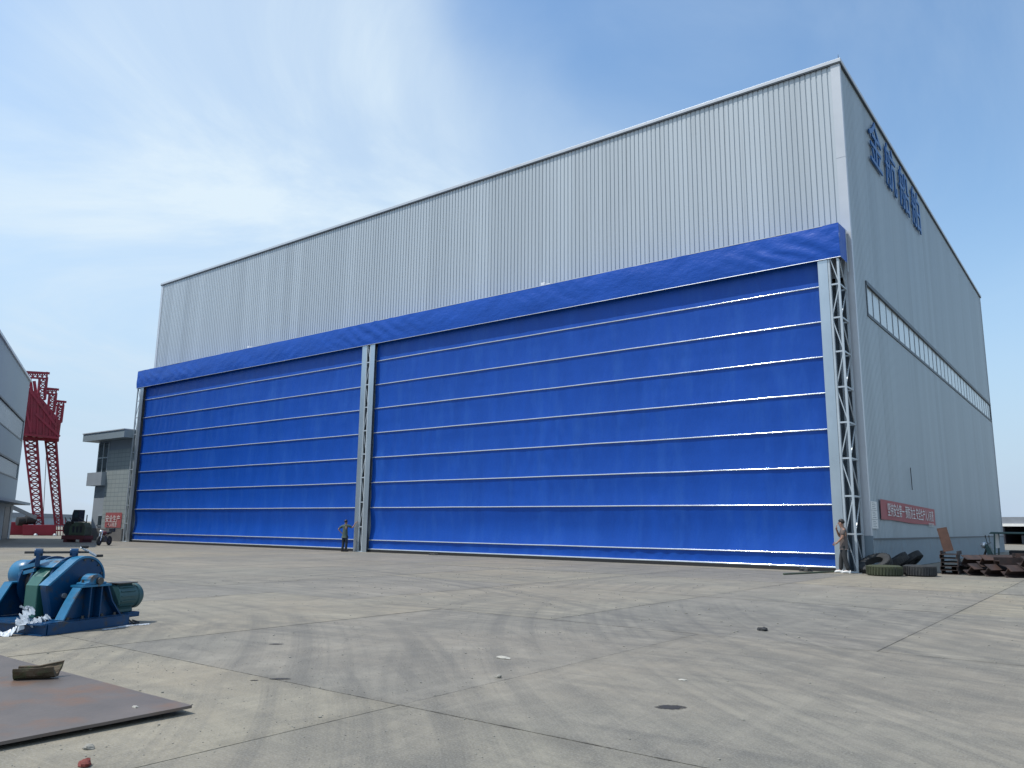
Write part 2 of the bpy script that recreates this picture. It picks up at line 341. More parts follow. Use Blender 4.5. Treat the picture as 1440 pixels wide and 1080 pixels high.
M['darkred'] = mat('skid_red', (.11, .025, .03), .7, 0, var=.3, scale=2)
M['trike'] = mat('trike_green', (.05, .10, .095), .45, 0, var=.2, scale=3, coord='Object')
M['skin'] = mat('skin', (.33, .18, .125), .55, 0, var=.08, scale=12)
M['hair'] = mat('hair', (.012, .011, .012), .55)
M['shirt1'] = mat('dark_green_shirt', (.055, .085, .075), .8, 0, var=.2, scale=6, bump=.006, bscale=9)
M['trous1'] = mat('navy_trousers', (.022, .030, .045), .85, 0, var=.2, scale=7, bump=.005, bscale=9)
M['shirt2'] = mat('taupe_shirt', (.115, .092, .084), .8, 0, var=.12, scale=6, bump=.006, bscale=9)
M['trous2'] = mat('charcoal_trousers', (.030, .032, .034), .85, 0, var=.2, scale=7, bump=.005, bscale=9)
M['shoeW'] = mat('white_shoe', (.72, .72, .70), .6); M['shoeD'] = mat('dark_shoe', (.02, .02, .022), .5)
M['eye'] = mat('eye', (.01, .01, .012), .2)
def tile_material():
    mt = bpy.data.materials.new('facade_tile'); mt.use_nodes = True; N = mt.node_tree.nodes; L = mt.node_tree.links; b = N['Principled BSDF']
    g = N.new('ShaderNodeNewGeometry'); sp = N.new('ShaderNodeSeparateXYZ'); L.new(g.outputs['Position'], sp.inputs[0]); cb = N.new('ShaderNodeCombineXYZ')
    L.new(sp.outputs[0], cb.inputs[0]); L.new(sp.outputs[2], cb.inputs[1])
    br = N.new('ShaderNodeTexBrick'); L.new(cb.outputs[0], br.inputs[0]); br.offset = 0; br.inputs['Scale'].default_value = 1
    br.inputs['Brick Width'].default_value = .60; br.inputs['Row Height'].default_value = .34; br.inputs['Mortar Size'].default_value = .022
    br.inputs['Color1'].default_value = (.30, .345, .345, 1); br.inputs['Color2'].default_value = (.335, .375, .37, 1); br.inputs['Mortar'].default_value = (.19, .225, .235, 1)
    L.new(br.outputs[0], b.inputs['Base Color']); b.inputs['Roughness'].default_value = .5
    return mt
M['tile'] = tile_material()

# ------------------------------------------------------------------ ground
yard = MB().grid(lambda a, c: (-3000+6000*a, -3000+6000*c, -.012), 1, 1).build('ground', M['yard'])
tag(yard, kind='structure')
SW, SD = 5.0, 6.0
sm = MB().prism([(-SW/2+.007, -SD/2+.007), (SW/2-.007, -SD/2+.007), (SW/2-.007, SD/2-.007), (-SW/2+.007, SD/2-.007)], 2, -.011, 0).mesh('slab', M['slab'])
jm = MB().grid(lambda a, c: (-52+132*a, -38.4+42*c, -.008), 1, 1).build('joint_filler', M['joint'], yard)
k = 0
for j in range(-3, 4):
    yc = -20.4 + SD*j + SD/2
    xo = 50.0 if j < 0 else 52.4
    for i in range(-20, 6):
        xc = xo + SW*i + SW/2
        if yc > 3 or xc < -48: continue
        o = inst(sm, 'concrete_slab', yard, (xc, yc, random.uniform(-.001, .0015)), (random.uniform(-.0003, .0003), random.uniform(-.0003, .0003), 0)); k += 1
# grit and small rubbish lying about on the concrete
rng = random.Random(3); g = MB()
for i in range(1500):
    x = rng.uniform(40, 66); y = rng.uniform(-29.5, -2); s_ = rng.uniform(.004, .014)*(1 if y < -20 else 1.5)
    g.ball((x, y, s_*.3), s_, 5, 3, (rng.uniform(.7, 1.5), rng.uniform(.7, 1.4), rng.uniform(.4, .8)))
for i in range(2600):
    x = rng.uniform(50, 60.5); y = rng.uniform(-29.2, -21); s_ = rng.uniform(.0025, .007)
    g.ball((x, y, s_*.3), s_, 5, 3, (rng.uniform(.7, 1.5), rng.uniform(.7, 1.4), rng.uniform(.4, .8)))
tag(g.build('grit', M['stone']), 'scattered grit and pebbles on the concrete yard', 'grit', kind='stuff')

# ------------------------------------------------------------------ the hall
W, H, LEN = 52.65, 20.55, 41.19
YD = -1.257                  # front plane of posts and hood
YF = -1.005                  # plane of the door fabric
ZT, ZB = 13.07, 11.726
hall = thing('ship_hall', 'tall grey corrugated steel hall with two wide blue fabric doors', 'building')
RIB = .225
def corrugated(x0, x1, z0, z1, fn, depth=.032):
    mb = MB(); xs = []; x = x0
    while x < x1-1e-6:
        for dx, dd in ((0, 0), (.158, 0), (.170, depth), (.213, depth)):
            if x+dx < x1: xs.append((x+dx, dd))
        x += RIB
    xs.append((x1, 0))
    vs = []; fs = []
    for (a, dd) in xs: vs += [fn(a, dd, z0), fn(a, dd, z1)]
    for i in range(len(xs)-1): fs.append((2*i, 2*i+2, 2*i+3, 2*i+1))
    return mb.add(vs, fs)
fr = lambda a, d, z: (a, d, z)
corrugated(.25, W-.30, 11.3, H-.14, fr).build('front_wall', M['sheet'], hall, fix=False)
for x0, x1 in ((.25, 1.2), (25.75, 27.1), (51.45, W-.30)):
    corrugated(x0, x1, 0, 11.298, lambda a, d, z: (a, d+.42, z)).build('inner_wall', M['base'], hall, fix=False)
sd = lambda a, d, z: (W-d, a, z)
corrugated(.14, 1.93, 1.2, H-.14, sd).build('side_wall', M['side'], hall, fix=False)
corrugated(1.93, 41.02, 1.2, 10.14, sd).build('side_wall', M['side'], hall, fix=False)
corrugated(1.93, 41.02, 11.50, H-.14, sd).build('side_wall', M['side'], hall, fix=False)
corrugated(.10, 41.10, .0, 1.16, lambda a, d, z: (W+.05-d, a, z), .02).build('base_wall', M['base'], hall, fix=False)
MB().box((W-.02, -.02, 1.16), (W+.09, 41.1, 1.215)).build('base_flashing', M['darktrim'], hall)
MB().box((W-.30, -.045, 0), (W+.085, .10, 1.30)).build('base_corner', M['base'], hall)
# far and rear walls, roof
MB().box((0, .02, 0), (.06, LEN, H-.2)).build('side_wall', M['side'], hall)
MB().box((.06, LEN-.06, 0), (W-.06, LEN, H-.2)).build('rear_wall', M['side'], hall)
MB().box((.06, .06, H-.42), (W-.06, LEN-.06, H-.36)).build('roof', M['trim'], hall)
# corner flashings in lengths that lap over each other
for z0, z1 in ((1.30, 4.6), (4.6, 10.0), (10.0, 16.3), (16.3, H-.13)):
    MB().prism([(W-.32, -.035), (W+.035, -.035), (W+.035, .16), (W+.018, .16), (W+.018, -.018), (W-.32, -.018)], 2, z0+.006, z1).build('corner_flashing', M['trim'], hall)
    MB().box((W-.325, -.041, z1-.03), (W+.041, .165, z1+.002)).build('flashing_lap', M['trim'], hall)
MB().prism([(-.03, -.03), (.26, -.03), (.26, -.012), (-.012, -.012), (-.012, .15), (-.03, .15)], 2, 0, H-.13).build('corner_flashing', M['trim'], hall)
MB().prism([(W+.03, LEN-.15), (W+.03, LEN+.02), (W-.2, LEN+.02), (W-.2, LEN+.004), (W+.012, LEN+.004), (W+.012, LEN-.15)], 2, 0, H-.13).build('corner_flashing', M['trim'], hall)
# coping
MB().box((-.10, -.10, H-.13), (W+.10, .22, H+.02)).build('coping', M['trim'], hall, bevel=.01)
MB().box((W-.22, .222, H-.13), (W+.10, LEN+.1, H+.02)).build('coping', M['trim'], hall, bevel=.01)
MB().box((-.10, .222, H-.13), (.22, LEN+.1, H+.02)).build('coping', M['trim'], hall)
MB().box((-.085, -.085, H-.18), (W+.085, -.002, H-.133)).build('coping_shadow_strip', M['darktrim'], hall)  # dark strip standing in for the shadow line below the coping
MB().box((W+.002, 0, H-.18), (W+.085, LEN+.08, H-.133)).build('coping_shadow_strip', M['darktrim'], hall)  # the same painted shadow line along the side coping
MB().tube((W, .02, H), (W, .02, H+.16), .012).tube((W, .02, H+.16), (W, .02, H+.26), .012, .004).build('lightning_rod', M['steel'], hall)
# ribbon window of fibre panes on the long side
rw = sub('ribbon_window', hall)
Y0, Y1, Z0, Z1 = 1.93, 41.02, 10.14, 11.50
fm = MB().box((W-.10, Y0, Z0-.06), (W+.035, Y1, Z0+.07)).box((W-.10, Y0, Z1-.07), (W+.05, Y1, Z1+.09))
fm.box((W-.1, Y0-.04, Z0-.05), (W+.03, Y0+.09, Z1+.05)).box((W-.1, Y1-.09, Z0-.05), (W+.03, Y1+.04, Z1+.05)); fm.build('frame', M['darktrim'], rw)
NP = 32; PW = (Y1-Y0)/NP
pm = MB().box((-.012, .075, 0), (.012, PW-.075, Z1-Z0-.15)).mesh('pane', M['pane'])
mm = MB().box((-.06, -.075, 0), (.015, .075, Z1-Z0-.15)).mesh('mullion', M['darktrim'])
for i in range(NP):
    inst(pm, 'pane', rw, (W-.05, Y0+i*PW, Z0+.075), (0, 0, random.uniform(-.004, .004)))
    if i: inst(mm, 'mullion', rw, (W-.045, Y0+i*PW, Z0+.075))
# fabric doors
ZBARS = [10.748, 9.355, 7.985, 6.590, 5.203, 3.804, 2.415, .648]
def fabric_panel(x0, x1, z0, z1, seed, deep):
    nx, nz = int((x1-x0)*10), 12
    def fn(a, t):
        x = x0+(x1-x0)*a; z = z0+(z1-z0)*t
        env = math.sin(math.pi*t)
        b = deep*env*(1.15-.4*t) * (1+.35*noise.noise(Vector((x*.12, seed, 0))))
        w_ = .016*noise.noise(Vector((x*1.6, z*.45, seed*3.1))) + .006*noise.noise(Vector((x*4.2+z*.7, z*.8, seed)))
        w_ += .006*noise.noise(Vector((x*.5, z*2.5, seed*7)))
        w_ += .020*max(0, noise.noise(Vector((x*.22, z*.3, seed*.13+9)))+.1)*math.sin(x*9+z*1.2+4*noise.noise(Vector((x*.8, z*.5, seed))))*env
        return (x, YF + b + w_*(.25+.75*env), z)
    return MB().grid(fn, nx, nz)
def door(x0, x1, si):
    d = sub('fabric_door', hall)
    zs = [12.6]+ZBARS+[.16]
    for i in range(len(zs)-1):
        fabric_panel(x0, x1, zs[i+1], zs[i], si*20+i, (.02, .022, .02, .022, .025, .03, .045, .10, .02)[i]).build('fabric_panel', M['fabric'], d, smooth=True, fix=False)
    for i, z in enumerate(ZBARS):
        nseg = 12; pts = [(x0+(x1-x0)*q/nseg, YF-.02+random.uniform(-.003, .003), z+random.uniform(-.006, .006)) for q in range(nseg+1)]
        MB().path(pts, .028, 12).build('wind_bar', M['bar'], d, smooth=True)
    MB().tube((x0, YF-.03, .16), (x1, YF-.03, .16), .036, n=12).build('bottom_bar', M['bar'], d, smooth=True)
    MB().box((x0, YF-.05, -.004), (x1, YF+.05, .118)).build('rubber_seal', M['rubber'], d)
door(1.0, 25.92, 0); door(26.86, 51.8, 1)
# lattice posts with guide channels
RZ = [.03, 1.363, 2.718, 4.086, 5.409, 6.734, 8.084, 9.396, 10.698, 11.95]
def channel(x0, x1, openx, parent):      # a U channel; openx +1 opens towards +X
    t = .012; y0, y1 = YD+.02, -.72
    mb = MB().box((x0, y0, 0), (x1, y0+t, 12.1)).box((x0, y1-t, 0), (x1, y1, 12.1))
    bx = x0 if openx > 0 else x1-t
    mb.box((bx, y0+t, 0), (bx+t, y1-t, 12.1)); mb.build('guide_channel', M['galv'], parent)
def lattice(x0, x1, parent, side):
    yf, yb = YD+.06, -.22
    for x in (x0, x1):
        for y in (yf, yb): MB().bar((x, y, 0), (x, y, 12.2), .075).build('chord', M['galv2'], parent)
    for i, z in enumerate(RZ):
        for y in (yf, yb): MB().bar((x0+.038, y, z), (x1-.038, y, z), .05, .06).build('strut', M['galv2'], parent)
        MB().bar((side, yf+.038, z), (side, yb-.038, z), .05, .06).build('strut', M['galv2'], parent)
        if i < len(RZ)-1:
            a, b = (x0, x1) if i % 2 else (x1, x0)
            MB().bar((a, yf+.006, z+.02), (b, yf+.006, RZ[i+1]-.02), .034, .034, (0, 1, 0)).build('brace', M['galv2'], parent)
            a, b = (yf, yb) if i % 2 else (yb, yf)
            MB().bar((side, a, z+.02), (side, b, RZ[i+1]-.02), .034, .034, (1, 0, 0)).build('brace', M['galv2'], parent)
    MB().box((x0-.15, yf-.10, -.004), (x1+.15, yb+.1, .02)).build('foot_plate', M['galv2'], parent)
p = sub('lattice_post', hall); channel(.62, 1.04, 1, p); lattice(.10, .56, p, .56)
p = sub('lattice_post', hall); channel(25.86, 26.20, -1, p); channel(26.57, 26.92, 1, p); lattice(26.24, 26.53, p, 26.53)
p = sub('lattice_post', hall); channel(51.68, 52.04, -1, p); lattice(52.09, 52.42, p, 52.42)
# hood over the doors
def hood_front(a, t):
    x = -.02+(W-.08)*a; z = ZB+(ZT-ZB)*t
    n_ = noise.noise
    e = .022*n_(Vector((x*.5+z*.6, z*1.2, 1))) + .012*n_(Vector((x*1.4-z*1.9, z*2.0, 4)))
    cl = max(0, n_(Vector((x*.16, 0, 12.4)))+.15) + 1.2*math.exp(-((x-26.5)/3.2)**2) + 1.3*math.exp(-((x-51)/2.5)**2)
    e += .016*cl*math.sin((x*1.0+z*1.5)*5.5+3*n_(Vector((x*.6, z, 2))))*(.3+.7*math.sin(math.pi*t))
    z2 = z + (.03*n_(Vector((x*.35, 5, 0))) if t > .99 else 0)
    return (x, YD-.012-.05*math.sin(math.pi*t)*.6+e, z2)
hd = sub('door_hood', hall)
MB().grid(hood_front, 620, 18).build('front_cover', M['hoodfab'], hd, smooth=True, fix=False)
MB().grid(lambda a, t: (-.02+(W-.08)*a, YD-.012+(1.20)*t, ZT+.05*t+.035*noise.noise(Vector((-.02+(W-.08)*a*.9, t*2, 3)))*math.sin(math.pi*t)), 200, 6).build('top_cover', M['hoodfab'], hd, smooth=True, fix=False)
for x in (-.02, W-.10):
    MB().grid(lambda a, t: (x+.015*noise.noise(Vector((a*3, t*4, x)))*math.sin(math.pi*t)*math.sin(math.pi*a), YD-.012+(.92)*a, ZB+(ZT-ZB)*t+.05*a*t), 10, 12).build('end_cover', M['hoodfab'], hd, smooth=True, fix=False)
    MB().box((x-.015, -.34, ZB-.35), (x+.015, -.27, ZT+.05)).build('end_rail', M['galv2'], hd)
MB().tube((-.02, YD-.02, ZB), (W-.10, YD-.02, ZB), .014, n=8).build('hem_bar', M['galv2'], hd, smooth=True)
MB().box((.2, YD+.06, ZT-.12), (W-.2, YD+.12, ZT-.04)).box((.2, -.95, 12.60), (W-.2, -.2, 12.64)).build('hood_frame', M['galv2'], hd)
MB().box((-.02, YD-.016, ZT-.005), (W-.10, YD+.02, ZT+.02)).build('top_trim', M['trim'], hd)
for px, py in ((768, 397), (353, 487)):
    P = onplane(px, py, 1, -.6); x = P.x
    MB().box((x-.22, -.75, ZT+.03), (x+.02, -.55, ZT+.36)).box((x+.06, -.72, ZT+.02), (x+.32, -.6, ZT+.27)).build('floodlight', M['white'], hd, bevel=.02)
# company letters on the long side
def text_mesh(body, size, extrude, mt, offset=0.0):
    cu = bpy.data.curves.new('text', 'FONT'); cu.body = body; cu.size = size; cu.extrude = extrude; cu.offset = offset
    cu.resolution_u = 3; cu.align_x = 'CENTER'; cu.align_y = 'CENTER'
    o = bpy.data.objects.new('text_source', cu); COL.objects.link(o)
    dg = bpy.context.evaluated_depsgraph_get(); me = bpy.data.meshes.new_from_object(o.evaluated_get(dg))
    bpy.data.objects.remove(o); bpy.data.curves.remove(cu)
    me.materials.clear(); me.materials.append(mt); return me
sgn = thing('company_sign', 'four big blue Chinese letters high on the grey side wall', 'sign', (W, 4.2, 17.3))
ROTX = Matrix(((0, 0, 1), (1, 0, 0), (0, 1, 0)))     # text x to +Y, y to +Z, facing +X
for i, ch in enumerate('金航船舶'):
    me = text_mesh(ch, 2.5, .03, M['signblue'], .0)
    me.name = 'letter'
    o = inst(me, 'letter', sgn, (.09, 1.15+i*3.05, 1.42)); o.rotation_euler = ROTX.to_euler()
    for dz in (-.5, .5): MB().tube((-.03, 1.15+i*3.05, 1.42+dz), (.06, 1.15+i*3.05, 1.42+dz), .03).build('stand_off', M['steel'], sgn)
# banner and notices on the side wall
bn = thing('red_banner', 'long red banner with white writing low on the hall side wall', 'banner', (W+.07, 1.6, 1.75))
def bann(a, t):
    y = 1.55+11.2*a; z = 1.92-.16*a + (.78+.02*a)*t
    return (W+.062+.012*noise.noise(Vector((y*1.2, z*2, 0))), y, z + .02*math.sin(a*9)*(1-t))
MB().grid(bann, 60, 6).build('banner_cloth', M['red'], bn, off=bn.location, smooth=True, fix=False)
me = text_mesh('坚持安全第一 预防为主 安全生产人人有责', .56, .002, M['white'])
xs = [v.co.x for v in me.vertices]; sc = 9.6/(max(xs)-min(xs))
for v in me.vertices: v.co.x *= sc
o = inst(me, 'lettering', bn, (.022, 5.75, .47)); o.rotation_euler = (ROTX @ Matrix.Rotation(-.0135, 3, 'Z')).to_euler()
me = text_mesh('安全生产委员会', .2, .002, M['white'])
o = inst(me, 'lettering', bn, (.022, 9.9, .02)); o.rotation_euler = (ROTX @ Matrix.Rotation(-.0135, 3, 'Z')).to_euler()
nb = thing('wall_notice', 'narrow white notice sheets pasted one over another on the hall corner', 'notice', (W+.04, .09, 1.55))
for i in range(3):
    z0 = .02+i*.34
    MB().box((0, .03, z0), (.006, .95, z0+.325)).build('sheet', M['white'], nb)
    for q in range(4): MB().box((.006, .2, z0+.06+q*.065), (.008, .75-.15*(q % 2), z0+.075+q*.065)).build('printed_line', M['ink'], nb)
q = onplane(1283, 689, 0, W+.06); cb = MB().tube((W+.06, q.y, q.z), (W+.06, q.y-.05, q.z+1.0), .014).build('cable', M['rubber'], None)
tag(cb, 'short dark cable hanging down the side wall above the red banner', 'cable')

# ------------------------------------------------------------------ left: tiled office, banner, motorcycle, machine
of = thing('tiled_office', 'small grey tiled office with flat overhanging roof beside the hall', 'building', (-3.5, -1, 0))
ol = of.location
OX0 = -5.75
# upper storey sheet from z 1.1
MB().box((OX0+1.75, -1, .95), (-.12, 9, 7.1)).build('tiled_wall', M['tile'], of, ol)
MB().box((OX0, -.98, .95), (OX0+1.748, 9, 4.25)).build('stair_wall', M['shedlow'], of, ol)
MB().box((OX0-.02, -.95, 4.25), (-.14, 8.9, 7.85)).build('upper_wall', M['shedlow'], of, ol)
MB().box((OX0-.75, -1.35, 4.3), (OX0+1.72, 8, 5.35)).build('projecting_bay', M['shedlow'], of, ol)
wn_ = sub('window', of)
MB().box((OX0+.05, -1.0, 5.36), (OX0+1.72, -.952, 7.75)).build('pane', M['glass'], wn_, ol)
for x in (OX0+.02, OX0+.85, OX0+1.66): MB().box((x, -1.03, 5.36), (x+.08, -.97, 7.75)).build('frame', M['galv2'], wn_, ol)
MB().box((OX0+.1, -1.028, 6.5), (OX0+1.66, -.975, 6.58)).build('frame', M['galv2'], wn_, ol)
MB().box((OX0-.95, -1.9, 7.86), (0.05, 10, 8.45)).build('roof', M['shed'], of, ol)
MB().box((OX0-1.0, -1.95, 8.45), (0.06, 10, 8.52)).build('roof_edge', M['trim'], of, ol)
MB().box((OX0-.5, -1.3, 0), (-.08, 9, .95)).build('plinth', M['plinth'], of, ol)
wn_ = sub('window', of)
MB().box((-4.6, -1.02, 1.15), (-4.1, -.985, 1.9)).build('pane', M['glass'], wn_, ol)
MB().box((-4.65, -1.04, 1.1), (-4.05, -.98, 1.15)).box((-4.65, -1.04, 1.9), (-4.05, -.98, 1.95)).build('frame', M['galv2'], wn_, ol)
b2 = thing('office_banner', 'short red banner with pale writing on the tiled office wall', 'banner', (-3.2, -1.05, 1.0))
MB().grid(lambda a, t: (-3.35+2.55*a, -1.045+.012*math.sin(a*20), 1.02+1.15*t), 24, 3).build('banner_cloth', M['red'], b2, b2.location, smooth=True, fix=False)
me = text_mesh('安全生产', .58, .002, M['white']); o = inst(me, 'lettering', b2, (1.1, -.03, .65), (R(90), 0, 0))
me = text_mesh('人人有责', .36, .002, M['white']); o = inst(me, 'lettering', b2, (1.1, -.03, .22), (R(90), 0, 0))

def wheel(parent, c, r, w, axis='y', mt='tyre', rim='galv2', name='wheel'):
    t = MB().lathe([(r*.62, -w/2), (r*.9, -w/2), (r, -w*.3), (r, w*.3), (r*.9, w/2), (r*.62, w/2)], axis, c, 20, closed=True).build(name, M[mt], parent, smooth=True)
    MB().lathe([(.02, -w*.4), (r*.14, -w*.4), (r*.14, -w*.15), (r*.63, -w*.2), (r*.63, w*.2), (r*.14, w*.15), (r*.14, w*.4), (.02, w*.4)], axis, c, 16).build('rim', M[rim], t, smooth=True)
    return t
def motorcycle(name, label, loc, rz):
    t = thing(name, label, 'motorcycle', loc, rz)
    wheel(t, (.64, 0, .29), .29, .10, rim='steel'); wheel(t, (-.62, 0, .29), .29, .12, rim='steel')
    MB().tube((.64, .07, .29), (.45, .07, .92), .025).tube((.64, -.07, .29), (.45, -.07, .92), .025).build('fork', M['bright'], t)
    MB().tube((.44, -.36, 1.02), (.40, 0, .96), .016).tube((.40, 0, .96), (.44, .36, 1.02), .016).build('handlebar', M['steel'], t)
    for s in (-1, 1):
        mr_ = MB().tube((.42, s*.26, 1.0), (.44, s*.32, 1.2), .008).build('mirror_stalk', M['steel'], t); MB().ball((.44, s*.33, 1.24), .06, sc=(.3, 1, .8)).build('mirror', M['steel'], mr_)
    MB().ball((.54, 0, .86), .10, sc=(.8, 1, 1)).build('headlight', M['bright'], t, smooth=True)
    MB().ball((.12, 0, .76), .22, 12, 8, (1.2, .65, .62)).build('tank', M['darkred'], t, smooth=True)
    MB().ball((-.42, 0, .78), .2, 12, 8, (1.9, .75, .42)).build('seat', M['rubber'], t, smooth=True)
    MB().box((-.12, -.14, .2), (.3, .14, .55)).build('engine', M['steel'], t, bevel=.04)
    MB().tube((.42, 0, .84), (-.1, 0, .55), .03).tube((-.1, 0, .55), (-.62, 0, .29), .03).tube((-.1, 0, .55), (-.6, 0, .75), .025).tube((.3, 0, .72), (.2, 0, .3), .025).build('frame', M['steel'], t)
    MB().tube((.1, -.15, .22), (-.75, -.17, .3), .035).build('exhaust', M['bright'], t, smooth=True)
    MB().lathe([(.31, -.06), (.33, -.05), (.33, .05), (.31, .06)], 'y', (-.62, 0, .29), 16).build('mudguard', M['steel'], t) if False else None
    MB().box((-1.0, -.16, .82), (-.78, .16, 1.06)).build('top_box', M['machblack'], t, bevel=.03)
    return t
motorcycle('motorcycle', 'dark motorcycle parked beside the red banner on the tiled office', (*ground(146, 767).xy, 0), R(-52))

P = ground(109, 762.5)
mc = thing('site_machine', 'dark winding machine with black cabin and green engine on a red skid', 'machine', P, R(28)); mc.scale = (.58, .6, .86)
MB().box((-1.7, -.75, .22), (1.5, .75, .55)).build('skid', M['darkred'], mc, bevel=.03)
for x in (-1.3, .9): MB().box((x, -.85, -.004), (x+.35, .85, .22)).build('runner', M['darkred'], mc)
MB().prism([(-.9, .55), (1.3, .55), (1.35, 1.25), (1.0, 1.6), (-.2, 1.65), (-.9, 1.2)], 1, -.6, .6).build('engine_housing', M['machgreen'], mc, bevel=.06)
for x in (-.4, .1, .6): MB().box((x, -.615, .8), (x+.3, -.595, 1.3)).build('grille', M['machblack'], mc)
cbn = MB().prism([(-.75, 1.66), (.25, 1.66), (.25, 2.65), (-.6, 2.65), (-.75, 2.3)], 1, -.5, .45).build('cabin', M['machblack'], mc, bevel=.04)
MB().box((-.45, -.52, 2.0), (.1, -.505, 2.5)).build('window', M['glass'], cbn)
MB().tube((.85, .1, 1.6), (.85, .1, 2.25), .06).build('exhaust', M['steel'], mc)
MB().lathe([(.1, -.3), (.62, -.3), (.62, -.22), (.4, -.22), (.4, .22), (.62, .22), (.62, .3), (.1, .3)], 'y', (-1.3, 0, 1.1), 20).build('rope_drum', M['steel'], mc, smooth=True)
MB().tube((-1.2, -.4, 1.5), (-1.75, -.4, 2.0), .05).tube((-1.2, .4, 1.5), (-1.75, .4, 2.0), .05).build('handle', M['steel'], mc)
MB().tube((.3, -.5, 2.0), (1.2, -.5, 1.65), .04).build('rail', M['steel'], mc)

# ------------------------------------------------------------------ left: shaded shed
A = ground(15, 757)                       # its far corner, on the ground
dv = Vector((math.sin(R(-63.5)), math.cos(R(-63.5)), 0))    # wall runs this way (away from the yard)
nv = Vector((-dv.y, dv.x, 0)); nv = nv if nv.y > 0 else -nv  # faces the hall
sh = thing('grey_shed', 'shaded grey sheet metal shed with two ribbon windows and a canopy', 'building', A, math.atan2(-dv.y, -dv.x))
# local frame: x runs from the far corner towards the camera, y is into the shed or out of it
sy = 1 if Vector((-math.sin(sh.rotation_euler.z), math.cos(sh.rotation_euler.z), 0)).dot(nv) > 0 else -1
SL, SH = 24., 13.3
def sbox(a, b): return MB().box((a[0], min(a[1]*sy, b[1]*sy), a[2]), (b[0], max(a[1]*sy, b[1]*sy), b[2]))
# wall built as bands round the ribbon windows
WZ = ((8.15, 9.75), (4.9, 6.1))
sbox((0, -.3, 9.75), (SL, 0, SH)).build('wall', M['shed'], sh); sbox((0, -.3, 6.1), (SL, 0, 8.15)).build('wall', M['shed'], sh)
sbox((0, -.3, 2.95), (SL, 0, 4.9)).build('wall', M['shed'], sh); sbox((.4, -.3, 0), (SL, -.05, 2.95)).build('lower_wall', M['shedlow'], sh)
sbox((0, -14, 0), (.15, -.3, SH)).build('end_wall', M['shed'], sh); sbox((0, -14.2, 0), (SL, -14, SH)).build('rear_wall', M['shed'], sh); sbox((SL-.15, -14, 0), (SL, -.3, SH)).build('end_wall', M['shed'], sh)
sbox((-.15, -14.3, SH), (SL+.1, .12, SH+.18)).build('roof', M['trim'], sh)
sbox((-.3, -.3, 2.75), (SL, 1.1, 2.95)).build('canopy', M['shed'], sh)
for z0, z1 in WZ:
    w_ = sub('ribbon_window', sh)
    sbox((.5, -.16, z0), (SL, -.12, z1)).build('backing', M['glass'], w_)
    sbox((0, -.3, z0), (.5, 0, z1)).build('pier', M['shed'], w_)
    sbox((.5, -.1, z0-.08), (SL, .03, z0+.03)).build('frame', M['darktrim'], w_); sbox((.5, -.1, z1-.03), (SL, .04, z1+.1)).build('frame', M['darktrim'], w_)
    pmesh = sbox((.07, -.1, 0), (.48, -.07, z1-z0-.12)).mesh('pane', M['shedpane'])
    for i in range(int((SL-.6)/.55)): inst(pmesh, 'pane', w_, (.5+i*.55, 0, z0+.06))
dr = sub('doorway', sh)
sbox((2.2, -.06, 0), (5.6, -.03, 2.5)).build('door_leaf', M['machblack'], dr); sbox((2.05, -.08, 0), (2.2, .02, 2.6)).build('frame', M['galv2'], dr)

# ------------------------------------------------------------------ red lattice crane
DC = 96.0
cr_base = ground(62, 752.8); DC = math.hypot(cr_base.x-CAM.x, cr_base.y-CAM.y)
crane = thing('lattice_crane', 'dark red lattice crane on two slanting legs behind the grey shed', 'crane', cr_base)
co = cr_base
bk = Vector((ray(62, 700).x, ray(62, 700).y, 0)).normalized()        # away from the camera
def cp(px, py, dd=0): 
    return atdist(px, py, DC+dd)
def lattice_leg(b, t, wb, wt, name, depth, n=15, parent=crane, thick=.13):
    leg = sub(name, parent)
    rv = bk.cross(Vector((0, 0, 1)))
    cs = []
    for s in (-1, 1):
        for dd in (0, 1):
            cs.append((b+rv*s*wb/2+bk*dd*depth, t+rv*s*wt/2+bk*dd*depth))
    for p0, p1 in cs: MB().bar(p0, p1, thick*1.5).build('chord', M['cranered'], leg, co)
    for (a0, a1), (b0, b1) in ((cs[0], cs[2]), (cs[1], cs[3])):
        for i in range(n):
            t0, t1 = i/n, (i+1)/n
            MB().bar(a0.lerp(a1, t0), b0.lerp(b1, t1), thick*.7).bar(b0.lerp(b1, t0), a0.lerp(a1, t1), thick*.7).build('brace', M['cranered'], leg, co)
            MB().bar(a0.lerp(a1, t1), b0.lerp(b1, t1), thick*.8).build('strut', M['cranered'], leg, co)
    return leg
lattice_leg(cp(54.5, 738), cp(42, 610), .75, 1.15, 'leg', .8); lattice_leg(cp(82.5, 738, 2), cp(70.5, 612, 2), .6, 1.0, 'leg', .8)
# hanging box body
pts = [(27, 610), (33, 562), (40, 546), (52, 552), (63, 565), (73, 577), (86, 594), (83, 616)]
f0 = [cp(x, y, -1.0) for x, y in pts]; f1 = [q+bk*5 for q in f0]; n = len(pts)
MB().add(f0+f1, [tuple(range(n)), tuple(range(2*n-1, n-1, -1))]+[(i, (i+1) % n, n+(i+1) % n, n+i) for i in range(n)]).build('box_girder', M['cranered'], crane, co)
for a, b in (((50, 582), (84, 614)), ((33, 560), (44, 608)), ((40, 546), (80, 600)), ((27, 610), (83, 616))):
    MB().bar(cp(*a, -1.1), cp(*b, -1.1), .16, .22).build('stiffener', M['cranered'], crane, co)
for x0_, y0_, x1_, y1_ in ((36, 556, 33, 610), (45, 551, 43, 611), (54, 556, 52, 612), (63, 567, 61, 613), (72, 578, 70, 614), (80, 589, 77, 615)): MB().bar(cp(x0_, y0_, -1.08), cp(x1_, y1_, -1.08), .10, .18).build('stiffener', M['cranered'], crane, co)
